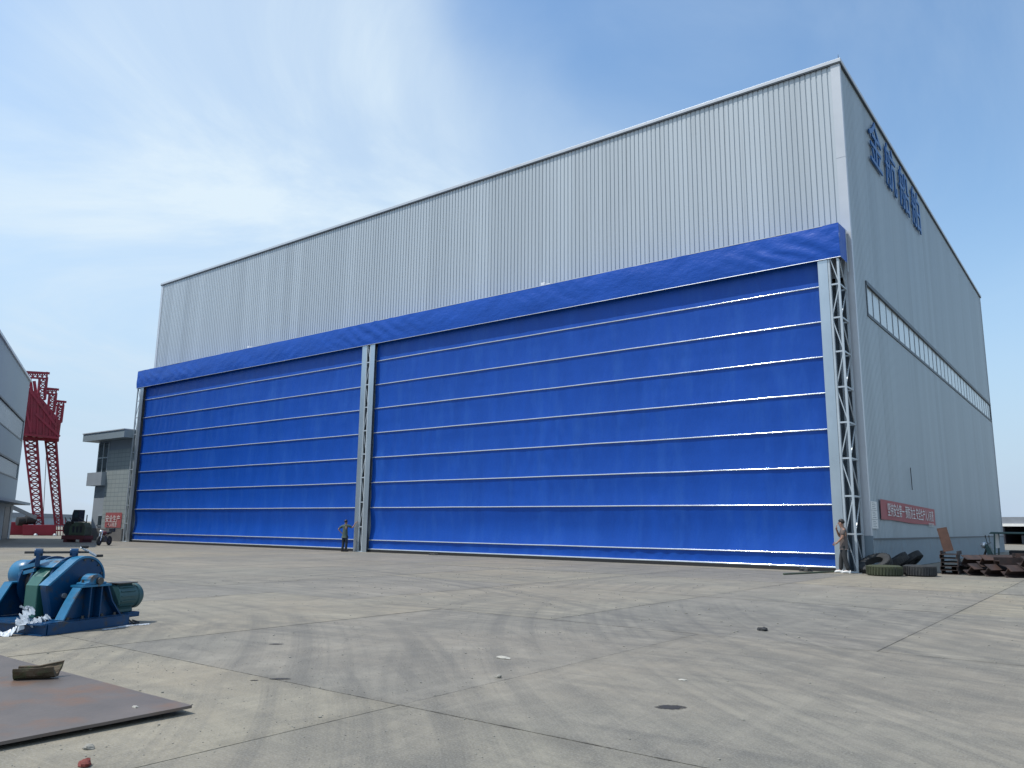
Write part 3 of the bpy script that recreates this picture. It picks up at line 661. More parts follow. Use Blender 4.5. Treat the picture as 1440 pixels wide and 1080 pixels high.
MB().bar(cp(28, 616), cp(83, 619), .3).build('tie_beam', M['cranered'], crane, co)
MB().bar(cp(45, 596, -.6), cp(64, 617, -.6), .22).build('knee_brace', M['cranered'], crane, co)
for k, (x0, x1, yt, px0, px1, yb) in enumerate(((33, 68, 523, 56, 66, 562), (62, 81, 546, 70, 79, 580), (76, 91.5, 563.5, 81.5, 89, 594))):
    fr_ = sub('top_frame', crane); dd = k*2.2
    hgt = 7.5-k*.6
    MB().bar(cp(x0, yt, dd), cp(x1+2, yt+2, dd), .22).build('beam', M['cranered'], fr_, co)
    MB().bar(cp(x0, yt+hgt, dd), cp(x1-1, yt+hgt+2, dd), .18).build('beam', M['cranered'], fr_, co)
    nn_ = max(2, int((x1-x0)/6))
    for i in range(nn_+1):
        xx = x0+(x1-2-x0)*i/nn_
        MB().bar(cp(xx, yt, dd), cp(xx, yt+hgt, dd), .12).build('strut', M['cranered'], fr_, co)
        if i < nn_:
            x2 = x0+(x1-2-x0)*(i+1)/nn_
            MB().bar(cp(xx, yt, dd), cp(x2, yt+hgt, dd), .09).bar(cp(x2, yt, dd), cp(xx, yt+hgt, dd), .09).build('brace', M['cranered'], fr_, co)
    for xx in (px0, px1): MB().bar(cp(xx, yt+hgt, dd), cp(xx-3, yb, dd), .2).build('post', M['cranered'], fr_, co)
    for i in range(4):
        ya, yb2 = yt+hgt+(yb-yt-hgt)*i/4, yt+hgt+(yb-yt-hgt)*(i+1)/4
        MB().bar(cp(px0-i*.7, ya, dd), cp(px1-i*.7, yb2, dd), .1).bar(cp(px1-i*.7, ya, dd), cp(px0-i*.7, yb2, dd), .1).build('brace', M['cranered'], fr_, co)
        MB().bar(cp(px0-i*.7, yb2, dd), cp(px1-i*.7, yb2, dd), .14).build('strut', M['cranered'], fr_, co)
for x, y0, y1 in ((30, 531, 548), (42, 532, 552), (48, 536, 556)): MB().bar(cp(x, y0, 3), cp(x+3, y1, 3), .3).build('mast', M['cranered'], crane, co)
# undercarriage
def pxbox(x0, y0, x1, y1, d0, depth, mb=None):
    mb = mb or MB(); q = [cp(x0, y1, d0), cp(x1, y1, d0), cp(x1, y0, d0), cp(x0, y0, d0)]; q2 = [v+bk*depth for v in q]
    for l in (q, q2):
        for v in l[:2]:
            if v.z < .25: v.z = -.004
    return mb.add(q+q2, [(0,1,2,3),(7,6,5,4),(0,4,5,1),(1,5,6,2),(2,6,7,3),(3,7,4,0)])
pxbox(32, 738, 79, 754, -1.2, 1.6).build('bogie_beam', M['cranered'], crane, co, bevel=.03)
pxbox(8, 734, 40, 752, 1.5, 1.6).build('bogie_beam', M['cranered'], crane, co, bevel=.03)
pxbox(79, 737, 92, 739, -1, .15).build('hand_rail', M['cranered'], crane, co)
for x in (80, 84, 88, 91.5): pxbox(x, 730, x+1.2, 754, -1, .12).build('rail_post', M['cranered'], crane, co)
pxbox(79, 745, 92, 747, -1, .15).build('hand_rail', M['cranered'], crane, co)
for x in (50, 77): MB().ball(cp(x, 753, -1.35), .2, 8, 6).build('buffer', M['galv2'], crane, co, smooth=True)
for x, y in ((42.5, 731), (31, 733)):
    c_ = cp(x, y, -.4); MB().lathe([(.1, -.5), (.42, -.45), (.45, 0), (.42, .45), (.1, .5)], 'y', c_, 16).build('cable_reel', M['rubber'], crane, co, smooth=True)
MB().bar(cp(50, 728, .5), cp(60, 728.5, .5), .2).build('deck_beam', M['cranered'], crane, co)
MB().tube(cp(66, 622), cp(60.5, 734), .03, n=6).build('hanging_cable', M['rubber'], crane, co)
bo = MB().bar(cp(12, 709.5, -3), cp(51, 728, -3), .28).bar(cp(12, 713, -2.4), cp(51, 729.5, -2.4), .16).build('steel_boom', M['roofgrey'])
tag(bo, 'dark grey steel boom sloping down onto the red crane base', 'boom')
fs_ = thing('far_warehouse', 'long low grey warehouse roof far behind the red crane', 'building', atdist(40, 737, 210)*1)
fl = fs_.location; fs_.location.z = 0
a_ = atdist(-20, 737, 200); b_ = atdist(110, 739, 260)
def farbox(a, b, z0, z1, dep, off):
    a = Vector((a.x, a.y, 0)); b = Vector((b.x, b.y, 0)); nrm = Vector((-(b-a).y, (b-a).x, 0)).normalized(); 
    if nrm.dot(bk) < 0: nrm = -nrm
    vs = [a, b, b+nrm*dep, a+nrm*dep]; vs = [v+Vector((0, 0, z0)) for v in vs]+[v+Vector((0, 0, z1)) for v in vs]
    return MB().add(vs, [(0,3,2,1),(4,5,6,7),(0,1,5,4),(1,2,6,5),(2,3,7,6),(3,0,4,7)])
farbox(a_, b_, 0, 2.2, 12, 0).build('wall', M['shedlow'], fs_, fs_.location); farbox(a_-bk*.6, b_-bk*.6, 2.2, 3.2, 13, 0).build('roof', M['roofgrey'], fs_, fs_.location)

# ------------------------------------------------------------------ right: shed behind, trike, beams, tyres
q0 = atdist(1411, 745, 118); q1 = atdist(1560, 747, 112)
rs = thing('open_shed', 'low open shed with a pale roof edge far behind the hall side', 'building', (q0.x, q0.y, 0), math.atan2(q1.y-q0.y, q1.x-q0.x))
MB().box((-1.5, -.2, 2.55), (22, 12, 3.35)).build('roof', M['roofgrey'], rs)
MB().box((-1.6, -.45, 2.2), (22.1, -.21, 2.54)).build('roof_edge', M['white'], rs)
MB().box((-1.4, 11, 0), (22, 11.2, 2.54)).build('rear_wall', M['machblack'], rs)
MB().box((-1.3, .3, 0), (-1.1, 10.9, 2.54)).build('end_wall', M['machblack'], rs)
for x in range(0, 23, 5): MB().box((x, -.1, 0), (x+.2, .1, 2.54)).build('post', M['machblack'], rs)
for i in range(5): MB().box((.6+i*4.2, 2.5, -.012), (3.6+i*4.2, 6, 1.1+.3*(i % 3))).build('stored_crate', M['roofgrey'], rs, bevel=.05)
P = onplane(1432, 790, 1, 6.5); P.z = 0
tk = thing('cargo_trike', 'greenish motor trike with a roof frame parked behind rusty beams', 'trike', P, R(178))
# local +x is forward (towards the hall wall)
wheel(tk, (1.25, 0, .28), .28, .12); wheel(tk, (-.75, .52, .28), .28, .14); wheel(tk, (-.75, -.52, .28), .28, .14)
MB().tube((1.25, .09, .28), (1.02, .09, .95), .03).tube((1.25, -.09, .28), (1.02, -.09, .95), .03).build('fork', M['steel'], tk)
MB().tube((.95, -.40, 1.06), (1.0, 0, 1.0), .018).tube((1.0, 0, 1.0), (.95, .40, 1.06), .018).build('handlebar', M['steel'], tk)
MB().ball((1.15, 0, .95), .13, 12, 8).build('headlight', M['bright'], tk, smooth=True)
for s in (-1, 1):
    q = MB().tube((.97, s*.34, 1.05), (1.0, s*.40, 1.28), .01).build('mirror_stalk', M['steel'], tk); MB().ball((1.0, s*.42, 1.32), .07, sc=(.3, 1, .8)).build('mirror', M['steel'], q)
MB().prism([(.95, .35), (1.08, .95), (.98, 1.02), (.78, .6), (.5, .42), (-1.2, .42), (-1.2, .34)], 1, -.32, .32).build('fairing', M['trike'], tk, bevel=.03)
MB().box((-.35, -.3, .42), (.25, .3, .78)).build('seat', M['rubber'], tk, bevel=.05)
MB().box((-1.45, -.6, .5), (-.4, .6, .56)).box((-1.45, -.6, .56), (-1.41, .6, .95)).box((-.44, -.6, .56), (-.4, .6, .95)).box((-1.41, -.6, .56), (-.44, -.56, .95)).box((-1.41, .56, .56), (-.44, .6, .95)).build('cargo_bed', M['trike'], tk)
for s in (-1, 1):
    MB().tube((.72, s*.5, .5), (.66, s*.5, 1.44), .03).build('roof_post', M['trike'], tk); MB().tube((-.38, s*.5, .5), (-.38, s*.5, 1.44), .03).build('roof_post', M['trike'], tk)
MB().prism([(.85, 1.42), (.78, 1.50), (-.5, 1.50), (-.55, 1.42)], 1, -.58, .58).build('roof', M['trike'], tk, bevel=.02)
MB().box((.66, -.48, .85), (.68, .48, 1.4)).build('windscreen', M['pane'], tk)

def hbeam_mesh(L, h=.30, w=.30, t=.022):
    return MB().box((-w/2, 0, -h/2), (w/2, L, -h/2+t)).box((-w/2, 0, h/2-t), (w/2, L, h/2)).box((-t/2, .001, -h/2+t), (t/2, L-.001, h/2-t)).mesh('beam', M['rust'])
hb = [hbeam_mesh(l) for l in (4.5, 6.0, 3.4)]
hm = hbeam_mesh(5.2, .40, .24); hs_ = hbeam_mesh(2.6, .2, .2, .016)
def beam(me, x, y, z, rz, roll=0, label='', pitch=0):
    o = bpy.data.objects.new('rusty_beam', me); COL.objects.link(o); o.location = (x-.95, y, z)
    o.rotation_euler = (Matrix.Rotation(rz, 3, 'Z') @ Matrix.Rotation(pitch, 3, 'X') @ Matrix.Rotation(roll, 3, 'Y')).to_euler()
    return tag(o, label, 'beam', 'rusty beams heaped beside the hall')
LB = 'rusty steel beam lying in the loose heap beside the hall'
beam(hb[0], 56.02, .9, .15, R(-8), 0, LB); beam(hb[1], 56.62, .35, .20, R(-22), R(38), LB); beam(hb[0], 57.15, .2, .20, R(-28), R(38), LB)
beam(hb[1], 57.75, .0, .20, R(-38), R(40), LB); beam(hb[0], 56.35, 1.1, .47, R(-30), R(30), LB); beam(hb[2], 56.95, .75, .50, R(-40), R(36), LB)
beam(hm, 57.45, .55, .52, R(-58), R(90), LB); beam(hm, 58.35, .15, .52, R(-66), R(84), LB); beam(hm, 57.9, 1.35, .66, R(-70), R(90), LB)
beam(hs_, 58.6, -.15, .10, R(-60), 0, LB); beam(hs_, 58.9, -.1, .31, R(-64), 0, LB); beam(hm, 58.0, 2.4, .62, R(-74), R(90), 'long rusty beam on top of the heap in front of the trike'); 
beam(hb[2], 56.3, 2.3, .16, R(-60), 0, LB)
beam(hb[1], 58.75, -.25, .20, R(-30), R(38), LB); beam(hb[0], 59.3, -.2, .20, R(-20), R(35), LB); beam(hb[2], 58.2, .35, .50, R(-34), R(36), LB); beam(hb[0], 59.0, .3, .52, R(-40), R(34), LB); beam(hm, 59.6, .9, .75, R(-60), R(90), LB)
# neat stack of short channels and the plank leaning on it
cm = MB().box((-.27, 0, 0), (.27, 1.5, .02)).box((-.27, 0, .02), (-.25, 1.5, .135)).box((.25, 0, .02), (.27, 1.5, .135)).mesh('channel', M['rust'])
S0 = ground(1335.5, 808)
for i in range(6):
    o = bpy.data.objects.new('steel_channel', cm); COL.objects.link(o); o.location = (S0.x+random.uniform(-.02, .02), S0.y+random.uniform(-.02, .03), i*.1352); o.rotation_euler = (0, 0, R(4)+random.uniform(-.03, .03))
    tag(o, 'short rusty channel, %s in the neat stack beside the loose beams' % ('lowest', 'second up', 'third up', 'fourth up', 'fifth up', 'topmost')[i], 'channel', 'stacked channels')
pk = MB().box((-.16, -.03, 0), (.16, .03, .84)).box((-.16, .03, 0), (-.13, .16, .84)).build('leaning_plate', M['rustplank']); pk.location = (S0.x-.02, S0.y+.35, .80); pk.rotation_euler = (R(-4), R(-11), R(12))
tag(pk, 'rust orange steel plate standing tilted on the stack of channels', 'plate')
def tyre_mesh(r, w, mt):
    mb = MB().lathe([(r*.55, -w*.36), (r*.62, -w*.45), (r*.85, -w*.5), (r*.96, -w*.42), (r, -w*.25), (r, w*.25), (r*.96, w*.42), (r*.85, w*.5), (r*.62, w*.45), (r*.55, w*.36), (r*.58, 0)], 'z', (0,0,0), 36, closed=True)
    for i in range(36):
        t = 2*math.pi*i/36; c, s = math.cos(t), math.sin(t)
        mb.bar((c*r*.99, s*r*.99, -w*.4), (math.cos(t+.06)*r*.99, math.sin(t+.06)*r*.99, w*.4), .06, .04, (c, s, 0))
    return mb.mesh('tyre', mt, smooth=True)
def tyre(me, loc, rot, label):
    o = bpy.data.objects.new('old_tyre', me); COL.objects.link(o); o.location = loc; o.rotation_euler = rot
    return tag(o, label, 'tyre', 'old tyres at the hall corner')
g1 = ground(1241, 810.5); tyre(tyre_mesh(.56, .34, M['tyregreen']), (g1.x-.05, g1.y+.55, .17), (0, 0, 0), 'mossy green tyre lying flat at the hall corner')
g1 = ground(1290, 811); tyre(tyre_mesh(.50, .36, M['tyre']), (g1.x, g1.y+.5, .18), (0, 0, .3), 'black tyre lying flat beside the mossy green tyre')
tyre(tyre_mesh(.56, .30, M['tyre']), (52.95, -.95, .33), (R(30), 0, R(-25)), 'black tyre leaning against the lattice post foot')
tyre(tyre_mesh(.50, .30, M['tyre']), (53.25, .75, .36), (0, R(-34), R(15)), 'black tyre leaning on the hall wall behind the green tyre')
tyre(tyre_mesh(.48, .28, M['tyre']), (53.5, 2.1, .38), (0, R(-40), R(-10)), 'black tyre leaning on the hall wall farther from the post')

# ------------------------------------------------------------------ things by the right post
rd = MB().tube(ground(1102, 808.5)+Vector((0, 0, .03)), ground(1172, 805)+Vector((0, 0, .03)), .03).build('steel_rod', M['machgreen'])
tag(rd, 'thin dark pole lying on the concrete by the right door post', 'pole')
def crumple(c, r, seed, mt, name, label, cat, sc=(1, 1, .5), n=18, k=10, amp=.5):
    mb = MB().ball((0, 0, 0), r, n, k, sc); vs = []
    for v in mb.v:
        v = Vector(v); d = 1+amp*noise.noise(v*3/r*.45+Vector((seed, 0, 0)))+amp*.6*noise.noise(v*7/r*.5+Vector((0, seed, 0)))
        vs.append((v.x*d+c[0], v.y*d+c[1], max(v.z*d, -r*sc[2]*.5)+c[2]+r*sc[2]*.48))
    mb.v = vs
    o = mb.build(name, mt, None, off=c); o.location = c
    return tag(o, label, cat)
q = ground(1133, 803.5); crumple((q.x, q.y, 0), .22, 3, M['tyre'], 'rag', 'small dark rag on the ground before the right door', 'rag', (1.2, 1, .5))
q = ground(610, 780.5); crumple((q.x, q.y, 0), .16, 5, M['tyre'], 'rag', 'tiny dark rag below the right blue door near the centre post', 'rag', (1.5, 1, .4))

# ------------------------------------------------------------------ winch
wt_ = thing('winch', 'big blue winch with green drum and teal motor on the concrete yard', 'winch', (48.6, -26.6, 0), R(16))
B = M['blue']; B2 = M['blue2']
fr_ = sub('base_frame', wt_)
for y in (.03, 1.38):
    MB().box((-1.62, y-.06, .0), (.0, y+.06, .018)).box((-1.62, y-.06, .132), (0, y+.06, .15)).box((-1.62, y-.008, .018), (0, y+.008, .132)).build('rail', B, fr_)
for x in (-1.56, -.95, -.42, -.04):
    MB().box((x-.05, .05, .004), (x+.05, 1.37, .146)).build('cross_member', B, fr_)
MB().box((-1.6, .02, .150), (-.02, 1.40, .158)).build('deck', B, fr_)
MB().box((-.45, 1.40, .10), (-.05, 1.62, .17)).build('motor_bracket', B, fr_, bevel=.01)
# gear guard: teardrop plate case
AY, AZ = .90, .66
def teardrop(cy, cz, r_, tip, base, n=22):
    # circle arc, tangent down to tip on the left, then to the base
    pts = [(cy+r_, .16)]
    for i in range(n+1):
        t = R(0)+i*R(128)/n; pts.append((cy+r_*math.cos(t), cz+r_*math.sin(t)))
    pts += [tip, (tip[0]+.015, tip[1]-.08), (base[0], base[1])]
    return pts
td = teardrop(AY, AZ, .335, (.30, .61), (.42, .16))
MB().prism(td, 0, -.55, -.41).build('gear_guard', B, wt_, smooth=False, bevel=.02)
rim = MB(); tdi = [(cy_*.985+.012, cz_-.012) for cy_, cz_ in td[1:-1]]
for (a, b) in zip(td[1:-1][:-1], td[1:-1][1:]):
    rim.bar((-.48, a[0], a[1]), (-.48, b[0], b[1]), .17, .022, (1, 0, 0)) if False else None
ra = [(y, z) for y, z in td[1:-2]]
outer = ra; inner = [(y+(AY-y)*.06, z+(AZ-.1-z)*.06) for y, z in ra]
vs = []; fs = []
for (y, z), (yi, zi) in zip(outer, inner):
    vs += [(-.57, y, z+.004), (-.395, y, z+.004), (-.395, yi, zi), (-.57, yi, zi)]
for i in range(len(outer)-1):
    for k in range(4): fs.append((i*4+k, (i+1)*4+k, (i+1)*4+(k+1) % 4, i*4+(k+1) % 4))
MB().add(vs, fs).build('guard_rim', B2, wt_, smooth=True)
MB().lathe([(.005, 0), (.035, 0), (.035, .03), (.005, .03)], 'x', (-.41, .58, .46), 14).build('gear_cap', M['bright'], wt_, smooth=True)
# pedestal and bearing outside the guard
pd = [(.34, .16), (.44, .36), (.58, .59), (1.02, .59), (1.12, .36), (1.28, .16)]
ped = MB().prism(pd, 0, -.20, -.18).build('pedestal', B, wt_, bevel=.005)
for (a, b) in zip(pd[:3], pd[1:3]): MB().bar((-.15, a[0], a[1]), (-.15, b[0], b[1]), .02, .16, (1, 0, 0)).build('flange', B2, ped)
for (a, b) in ((pd[3], pd[4]), (pd[4], pd[5])): MB().bar((-.15, a[0], a[1]), (-.15, b[0], b[1]), .02, .16, (1, 0, 0)).build('flange', B, ped)
MB().box((-.27, .56, .585), (-.03, 1.04, .612)).build('flange', B2, ped)
for y in (.72, .90): MB().prism([(y-.010, .16), (y+.010, .16), (y+.010, .585), (y-.010, .585)], 0, -.178, -.05).build('gusset', B, ped)
brg = MB().prism([(.62, .612), (.98, .612), (.98, .64), (.92, .65)]+[(.8+.115*math.cos(R(t)), .66+.10*math.sin(R(t))) for t in range(0, 181, 18)]+[(.68, .65), (.62, .64)], 0, -.24, -.06).build('bearing', B2, wt_, bevel=.008)
for y in (.65, .95): MB().tube((-.15, y, .63), (-.15, y, .685), .018, n=6).build('bolt', M['steel'], brg)
MB().tube((-1.62, .84, .66), (-.02, .84, .66), .05, n=16).build('shaft', M['steel'], wt_, smooth=True)
for (x, y) in ((-.10, .42), (-.10, .66), (-.10, .98), (-.10, 1.2), (-.30, .25), (-.36, 1.33), (-.52, .30)):
    MB().tube((x, y, .155), (x, y, .195), .020, n=6).tube((x, y, .157), (x, y, .164), .032, n=10).build('bolt', M['steel'], fr_)
for t_ in range(-10, 125, 27):
    c_, s_ = math.cos(R(t_)), math.sin(R(t_)); MB().tube((-.412, AY+.285*c_, AZ+.285*s_), (-.394, AY+.285*c_, AZ+.285*s_), .014, n=6).build('bolt', M['steel'], wt_)
MB().path([(-.30, 1.30, .50), (-.20, 1.20, .30), (-.12, 1.30, .19), (.05, 1.42, .02), (-.05, 1.62, .012), (-.35, 1.78, .012)], .011, 6).build('power_cable', M['rubber'], wt_, smooth=True)
# green drum band
oct_ = [(.80+.45*math.cos(R(t)), .46+.40*math.sin(R(t))) for t in (-20, 25, 70, 115, 150, 185, 200)]
MB().prism([(.36, .16), (.36, .60), (.44, .72), (.58, .85), (.90, .85), (1.08, .72), (1.14, .5), (1.14, .16)], 0, -.90, -.66).build('drum_cover', M['green'], wt_, bevel=.012)
MB().lathe([(.06, 0), (.375, 0), (.375, .035), (.06, .035)], 'x', (-.64, .86, .62), 40).build('drum_flange', B, wt_, smooth=True)
MB().lathe([(.06, -.03), (.385, -.03), (.385, 0), (.27, .0), (.27, .20), (.385, .20), (.385, .23), (.06, .23)], 'x', (-1.20, .86, .60), 40).build('rope_drum', B, wt_, smooth=True)
MB().lathe([(.30, .02), (.30, .18)], 'x', (-1.20, .86, .60), 32).build('wound_rope', M['steel'], wt_, smooth=True)
# left bearing bracket
lb = [(.22, .16), (.24, .36), (.40, .62), (.62, .62), (1.1, .62), (1.25, .16)]
lp = MB().prism(lb, 0, -1.36, -1.34).build('pedestal', B, wt_, bevel=.004)
for (a, b) in zip(lb[:4], lb[1:4]): MB().bar((-1.30, a[0], a[1]), (-1.30, b[0], b[1]), .02, .16, (1, 0, 0)).build('flange', B2, lp)
MB().lathe([(.03, -.20), (.17, -.20), (.20, -.16), (.20, .04), (.17, .08), (.03, .08)], 'x', (-1.42, .78, .72), 28).build('brake_wheel', B2, wt_, smooth=True)
MB().lathe([(.12, -.015), (.235, -.015), (.235, .015), (.12, .015)], 'x', (-1.24, .80, .72), 32).build('brake_flange', B, wt_, smooth=True)
for z in (.78, .86): MB().bar((-1.30, .55, z-.05), (-.95, .52, z+.02), .035, .05).build('brake_strap', B2, wt_)
MB().prism([(.50, .84), (.98, .84), (.92, .91), (.80, .95), (.62, .93)], 0, -1.0, -.60).build('top_cover', B2, wt_, bevel=.015)
# control shaft with two lugs and a hand lever
rp = [Vector((-1.00, .36, 1.05)), Vector((-.50, .98, 1.05))]
MB().tube(rp[0], rp[1]+(rp[1]-rp[0])*.02, .019).build('control_shaft', M['steel'], wt_, smooth=True)
for f_ in (.22, .78):
    c_ = rp[0].lerp(rp[1], f_); dsh = (rp[1]-rp[0]).normalized()
    lug = MB().bar((c_.x, c_.y, .85), (c_.x, c_.y, 1.05), .12, .06, dsh).tube(c_-dsh*.055, c_+dsh*.055, .055, n=16).build('lug', B, wt_, bevel=.01)
a_ = rp[1]+Vector((.0, -.12, .075)); b_ = rp[1]+Vector((.0, .15, -.06))
lv = MB().tube(a_, b_, .017).build('hand_lever', M['bright'], wt_, smooth=True)
MB().tube(b_, b_+Vector((.02, .10, .0)), .02).build('grip', M['rubber'], lv)
MB().tube(a_, a_+Vector((.02, .10, .0)), .02).build('grip', M['rubber'], lv)
# motor, axis across the drum
mo = MB().lathe([(.05, 0), (.19, 0), (.19, .30), (.17, .31), (.17, .36), (.185, .37), (.185, .43), (.15, .475), (.05, .49)], 'y', (-.28, 1.27, .39), 32).build('motor', M['motor'], wt_, smooth=True)
for i in range(18):
    t = 2*math.pi*i/18+.1; c, s = math.cos(t), math.sin(t)
    MB().bar((-.28+c*.195, 1.29, .39+s*.195), (-.28+c*.195, 1.56, .39+s*.195), .012, .03, (c, 0, s)).build('cooling_fin', M['motor'], mo)
MB().box((-.42, 1.26, .585), (-.14, 1.62, .60)).build('top_plate', M['steel'], mo)
MB().box((-.40, 1.30, .17), (-.16, 1.58, .22)).build('foot', M['motor'], mo, bevel=.01)
for y in (1.34, 1.55): MB().tube((-.38, y, .21), (-.38, y, .26), .016, n=6).build('bolt', M['steel'], mo)
# plastic film snagged on the winch, and scraps on the concrete
def film(pts, wd, name, label, seed, flat=False):
    pts = [Vector(q) for q in pts]; nu, nv_ = 46, 9
    def fn(a, t):
        s = a*(len(pts)-1); i = min(int(s), len(pts)-2); c = pts[i].lerp(pts[i+1], s-i); d = (pts[i+1]-pts[i]).normalized()
        sd_ = d.cross(Vector((0, 0, 1))).normalized()
        wv = wd*(.55+.6*abs(noise.noise(Vector((a*3.1, seed, 0)))))*(1 if .08 < a < .92 else .5)
        p_ = c+sd_*(t-.5)*wv*2
        e = .07*noise.noise(Vector((a*9, t*4, seed)))+.05*noise.noise(Vector((a*21, t*9, seed+5)))
        p_.z += e*(.25 if flat else 1); p_ += sd_*e*.8
        p_.z = max(p_.z, .004+.004*abs(noise.noise(Vector((a*40, t*30, seed)))))
        return p_
    o = MB().grid(fn, nu, nv_).build(name, M['film'], None, off=pts[0], smooth=False, fix=False); o.location = pts[0]
    so_ = o.modifiers.new('thick', 'SOLIDIFY'); so_.thickness = .002
    return tag(o, label, 'plastic film')
wm = Matrix.Translation((48.6, -26.6, 0)) @ Matrix.Rotation(R(16), 4, 'Z')
film([wm @ Vector(q) for q in ((-.62, .12, .33), (-.45, .14, .31), (-.38, .0, .22), (-.34, -.08, .12), (-.42, -.16, .03), (-.62, -.26, .02))], .085, 'plastic_film', 'crumpled white plastic film hanging off the winch base', 2)
film([wm @ Vector(q) for q in ((-.30, .30, .20), (-.25, .12, .19), (-.22, -.02, .13))], .06, 'plastic_film', 'small twist of white film on the winch deck edge', 4)
film([ground(145, 886), ground(160, 884), ground(180, 880), ground(196, 879), ground(211, 877.5)], .09, 'plastic_film', 'flat strip of white film on the ground beside the motor', 8, True)

# ------------------------------------------------------------------ steel plate in front, and what lies on it
T = onplane(270, 992, 2, .062); PZ = .052
pl_ = thing('steel_plate', 'large rusty steel plate lying on the concrete before the winch', 'plate', (T.x, T.y, 0))
PXL, PYL = 6.4, 2.2
def plate_fn(z):
    def f(a, t): 
        x = -PXL*(1-a); y = -PYL*(1-t); return (x+.006*noise.noise(Vector((y*4, 1, 0)))*(a > .99), y+.006*noise.noise(Vector((x*3, 2, 0)))*(t > .99), z+.012*a*t+.004*noise.noise(Vector((x*.8, y*.8, 0))))
    return f
mb = MB().grid(plate_fn(PZ), 40, 16).grid(plate_fn(PZ-.022), 40, 16); w_ = 41; h_ = 17; nb_ = w_*h_
for i in range(40): mb.f += [(i, i+1, nb_+i+1, nb_+i), (16*w_+i+1, 16*w_+i, nb_+16*w_+i, nb_+16*w_+i+1)]; mb.m += [0, 0]
for j in range(16): mb.f += [((j+1)*w_, j*w_, nb_+j*w_, nb_+(j+1)*w_), (j*w_+40, (j+1)*w_+40, nb_+(j+1)*w_+40, nb_+j*w_+40)]; mb.m += [0, 0]
mb.build('sheet', M['plate'], pl_, smooth=True)
for x in (-5.6, -3.4, -1.1): MB().box((x, -2.0, -.004), (x+.1, -.15, PZ-.018)).build('batten', M['chunk'], pl_)
q = onplane(50, 955, 2, PZ)
ch = MB(); nseg = 14; r_o, r_i = .135, .085
def shell(a, t):
    th = R(178+184*a); x = -.26+.55*t; rr = 1
    return x, th
vs = []; 
NA, NX = 14, 12
for layer, rr in ((0, r_o), (1, r_i)):
    for j in range(NX+1):
        for i in range(NA+1):
            th = R(175+190*i/NA); x = -.26+.52*j/NX + (.07*(i/NA-.3) if j == NX else 0)
            k_ = rr*(1+.14*noise.noise(Vector((x*6, i*.5, layer*3))))
            vs.append((x, math.cos(th)*k_, .145+math.sin(th)*k_ + .06*max(0, x)**1*3*(1 if i > NA*.6 else .3)))
fs = []; w2 = NA+1; n2 = w2*(NX+1)
for j in range(NX):
    for i in range(NA):
        a = j*w2+i; fs += [(a, a+1, a+w2+1, a+w2), (n2+a, n2+a+w2, n2+a+w2+1, n2+a+1)]
for j in range(NX):
    for i in (0, NA): a = j*w2+i; fs.append((a, a+w2, n2+a+w2, n2+a))
for i in range(NA):
    for j in (0, NX): a = j*w2+i; fs.append((a, a+1, n2+a+1, n2+a))
o = MB().add(vs, fs).build('broken_pipe', M['chunk'], None, smooth=False); o.location = (q.x, q.y, PZ-.004); o.rotation_euler = (0, 0, R(52)); o.scale = (.66, .7, .72)
tag(o, 'mossy broken half of an iron pipe lying on the steel plate', 'pipe piece')
def scrap(px, py, name, label, cat, mt, r, sc, seed, z=0):
    q = onplane(px, py, 2, z); return crumple((q.x, q.y, z), r, seed, M[mt], name, label, cat, sc, 12, 7, .45)
scrap(118, 1077, 'brick_shard', 'broken red brick shard on the concrete before the steel plate', 'brick', 'brick', .042, (1.2, .8, .7), 2)
scrap(125, 1053, 'stone', 'little grey stone between the brick shard and the steel plate', 'stone', 'stone', .032, (1.3, 1, .6), 6)
scrap(190, 995, 'paper_scrap', 'tiny white scrap lying on the steel plate', 'scrap', 'paper', .025, (1.4, .8, .4), 9, PZ+.006)
scrap(708, 926, 'paper_scrap', 'crumpled cream paper alone in the middle of the yard', 'scrap', 'paper', .05, (1.7, .7, .35), 12)
scrap(701, 953, 'stone', 'small dark stone near the crumpled cream paper', 'stone', 'stone', .03, (1.2, 1, .7), 14)
scrap(960, 957, 'paper_scrap', 'small white paper scrap behind the dark oil stain', 'scrap', 'paper', .032, (1.5, .7, .3), 15)
scrap(1073, 887, 'stone', 'dark lump beside a pale streak in the yard middle', 'stone', 'tyre', .06, (1.3, 1, .6), 18)
def stain(px, py, rx, ry, seed, label, z=.0035):
    c = ground(px, py); n = 40; pts = []
    for i in range(n):
        t = 2*math.pi*i/n; k_ = 1+.35*noise.noise(Vector((math.cos(t)*1.3, math.sin(t)*1.3, seed)))+.2*noise.noise(Vector((math.cos(t)*4, math.sin(t)*4, seed)))
        pts.append((rx*k_*math.cos(t), ry*k_*math.sin(t), 0))
    o = MB().add(pts, [tuple(range(n))]).build('oil_stain', M['oil'], None); o.location = (c.x, c.y, z); o.rotation_euler = (0, 0, -YAW)
    return tag(o, label, 'stain')
stain(946, 995, .155, .10, 1, 'black oil stain alone on the bare concrete')
stain(392, 955, .12, .05, 4, 'small brown oil spot on the concrete beyond the steel plate'); stain(358, 957, .05, .025, 7, 'tiny oil spot next to the small brown one')
stain(387, 906, .10, .06, 9, 'thin dark oil drip mark along the slab joint')

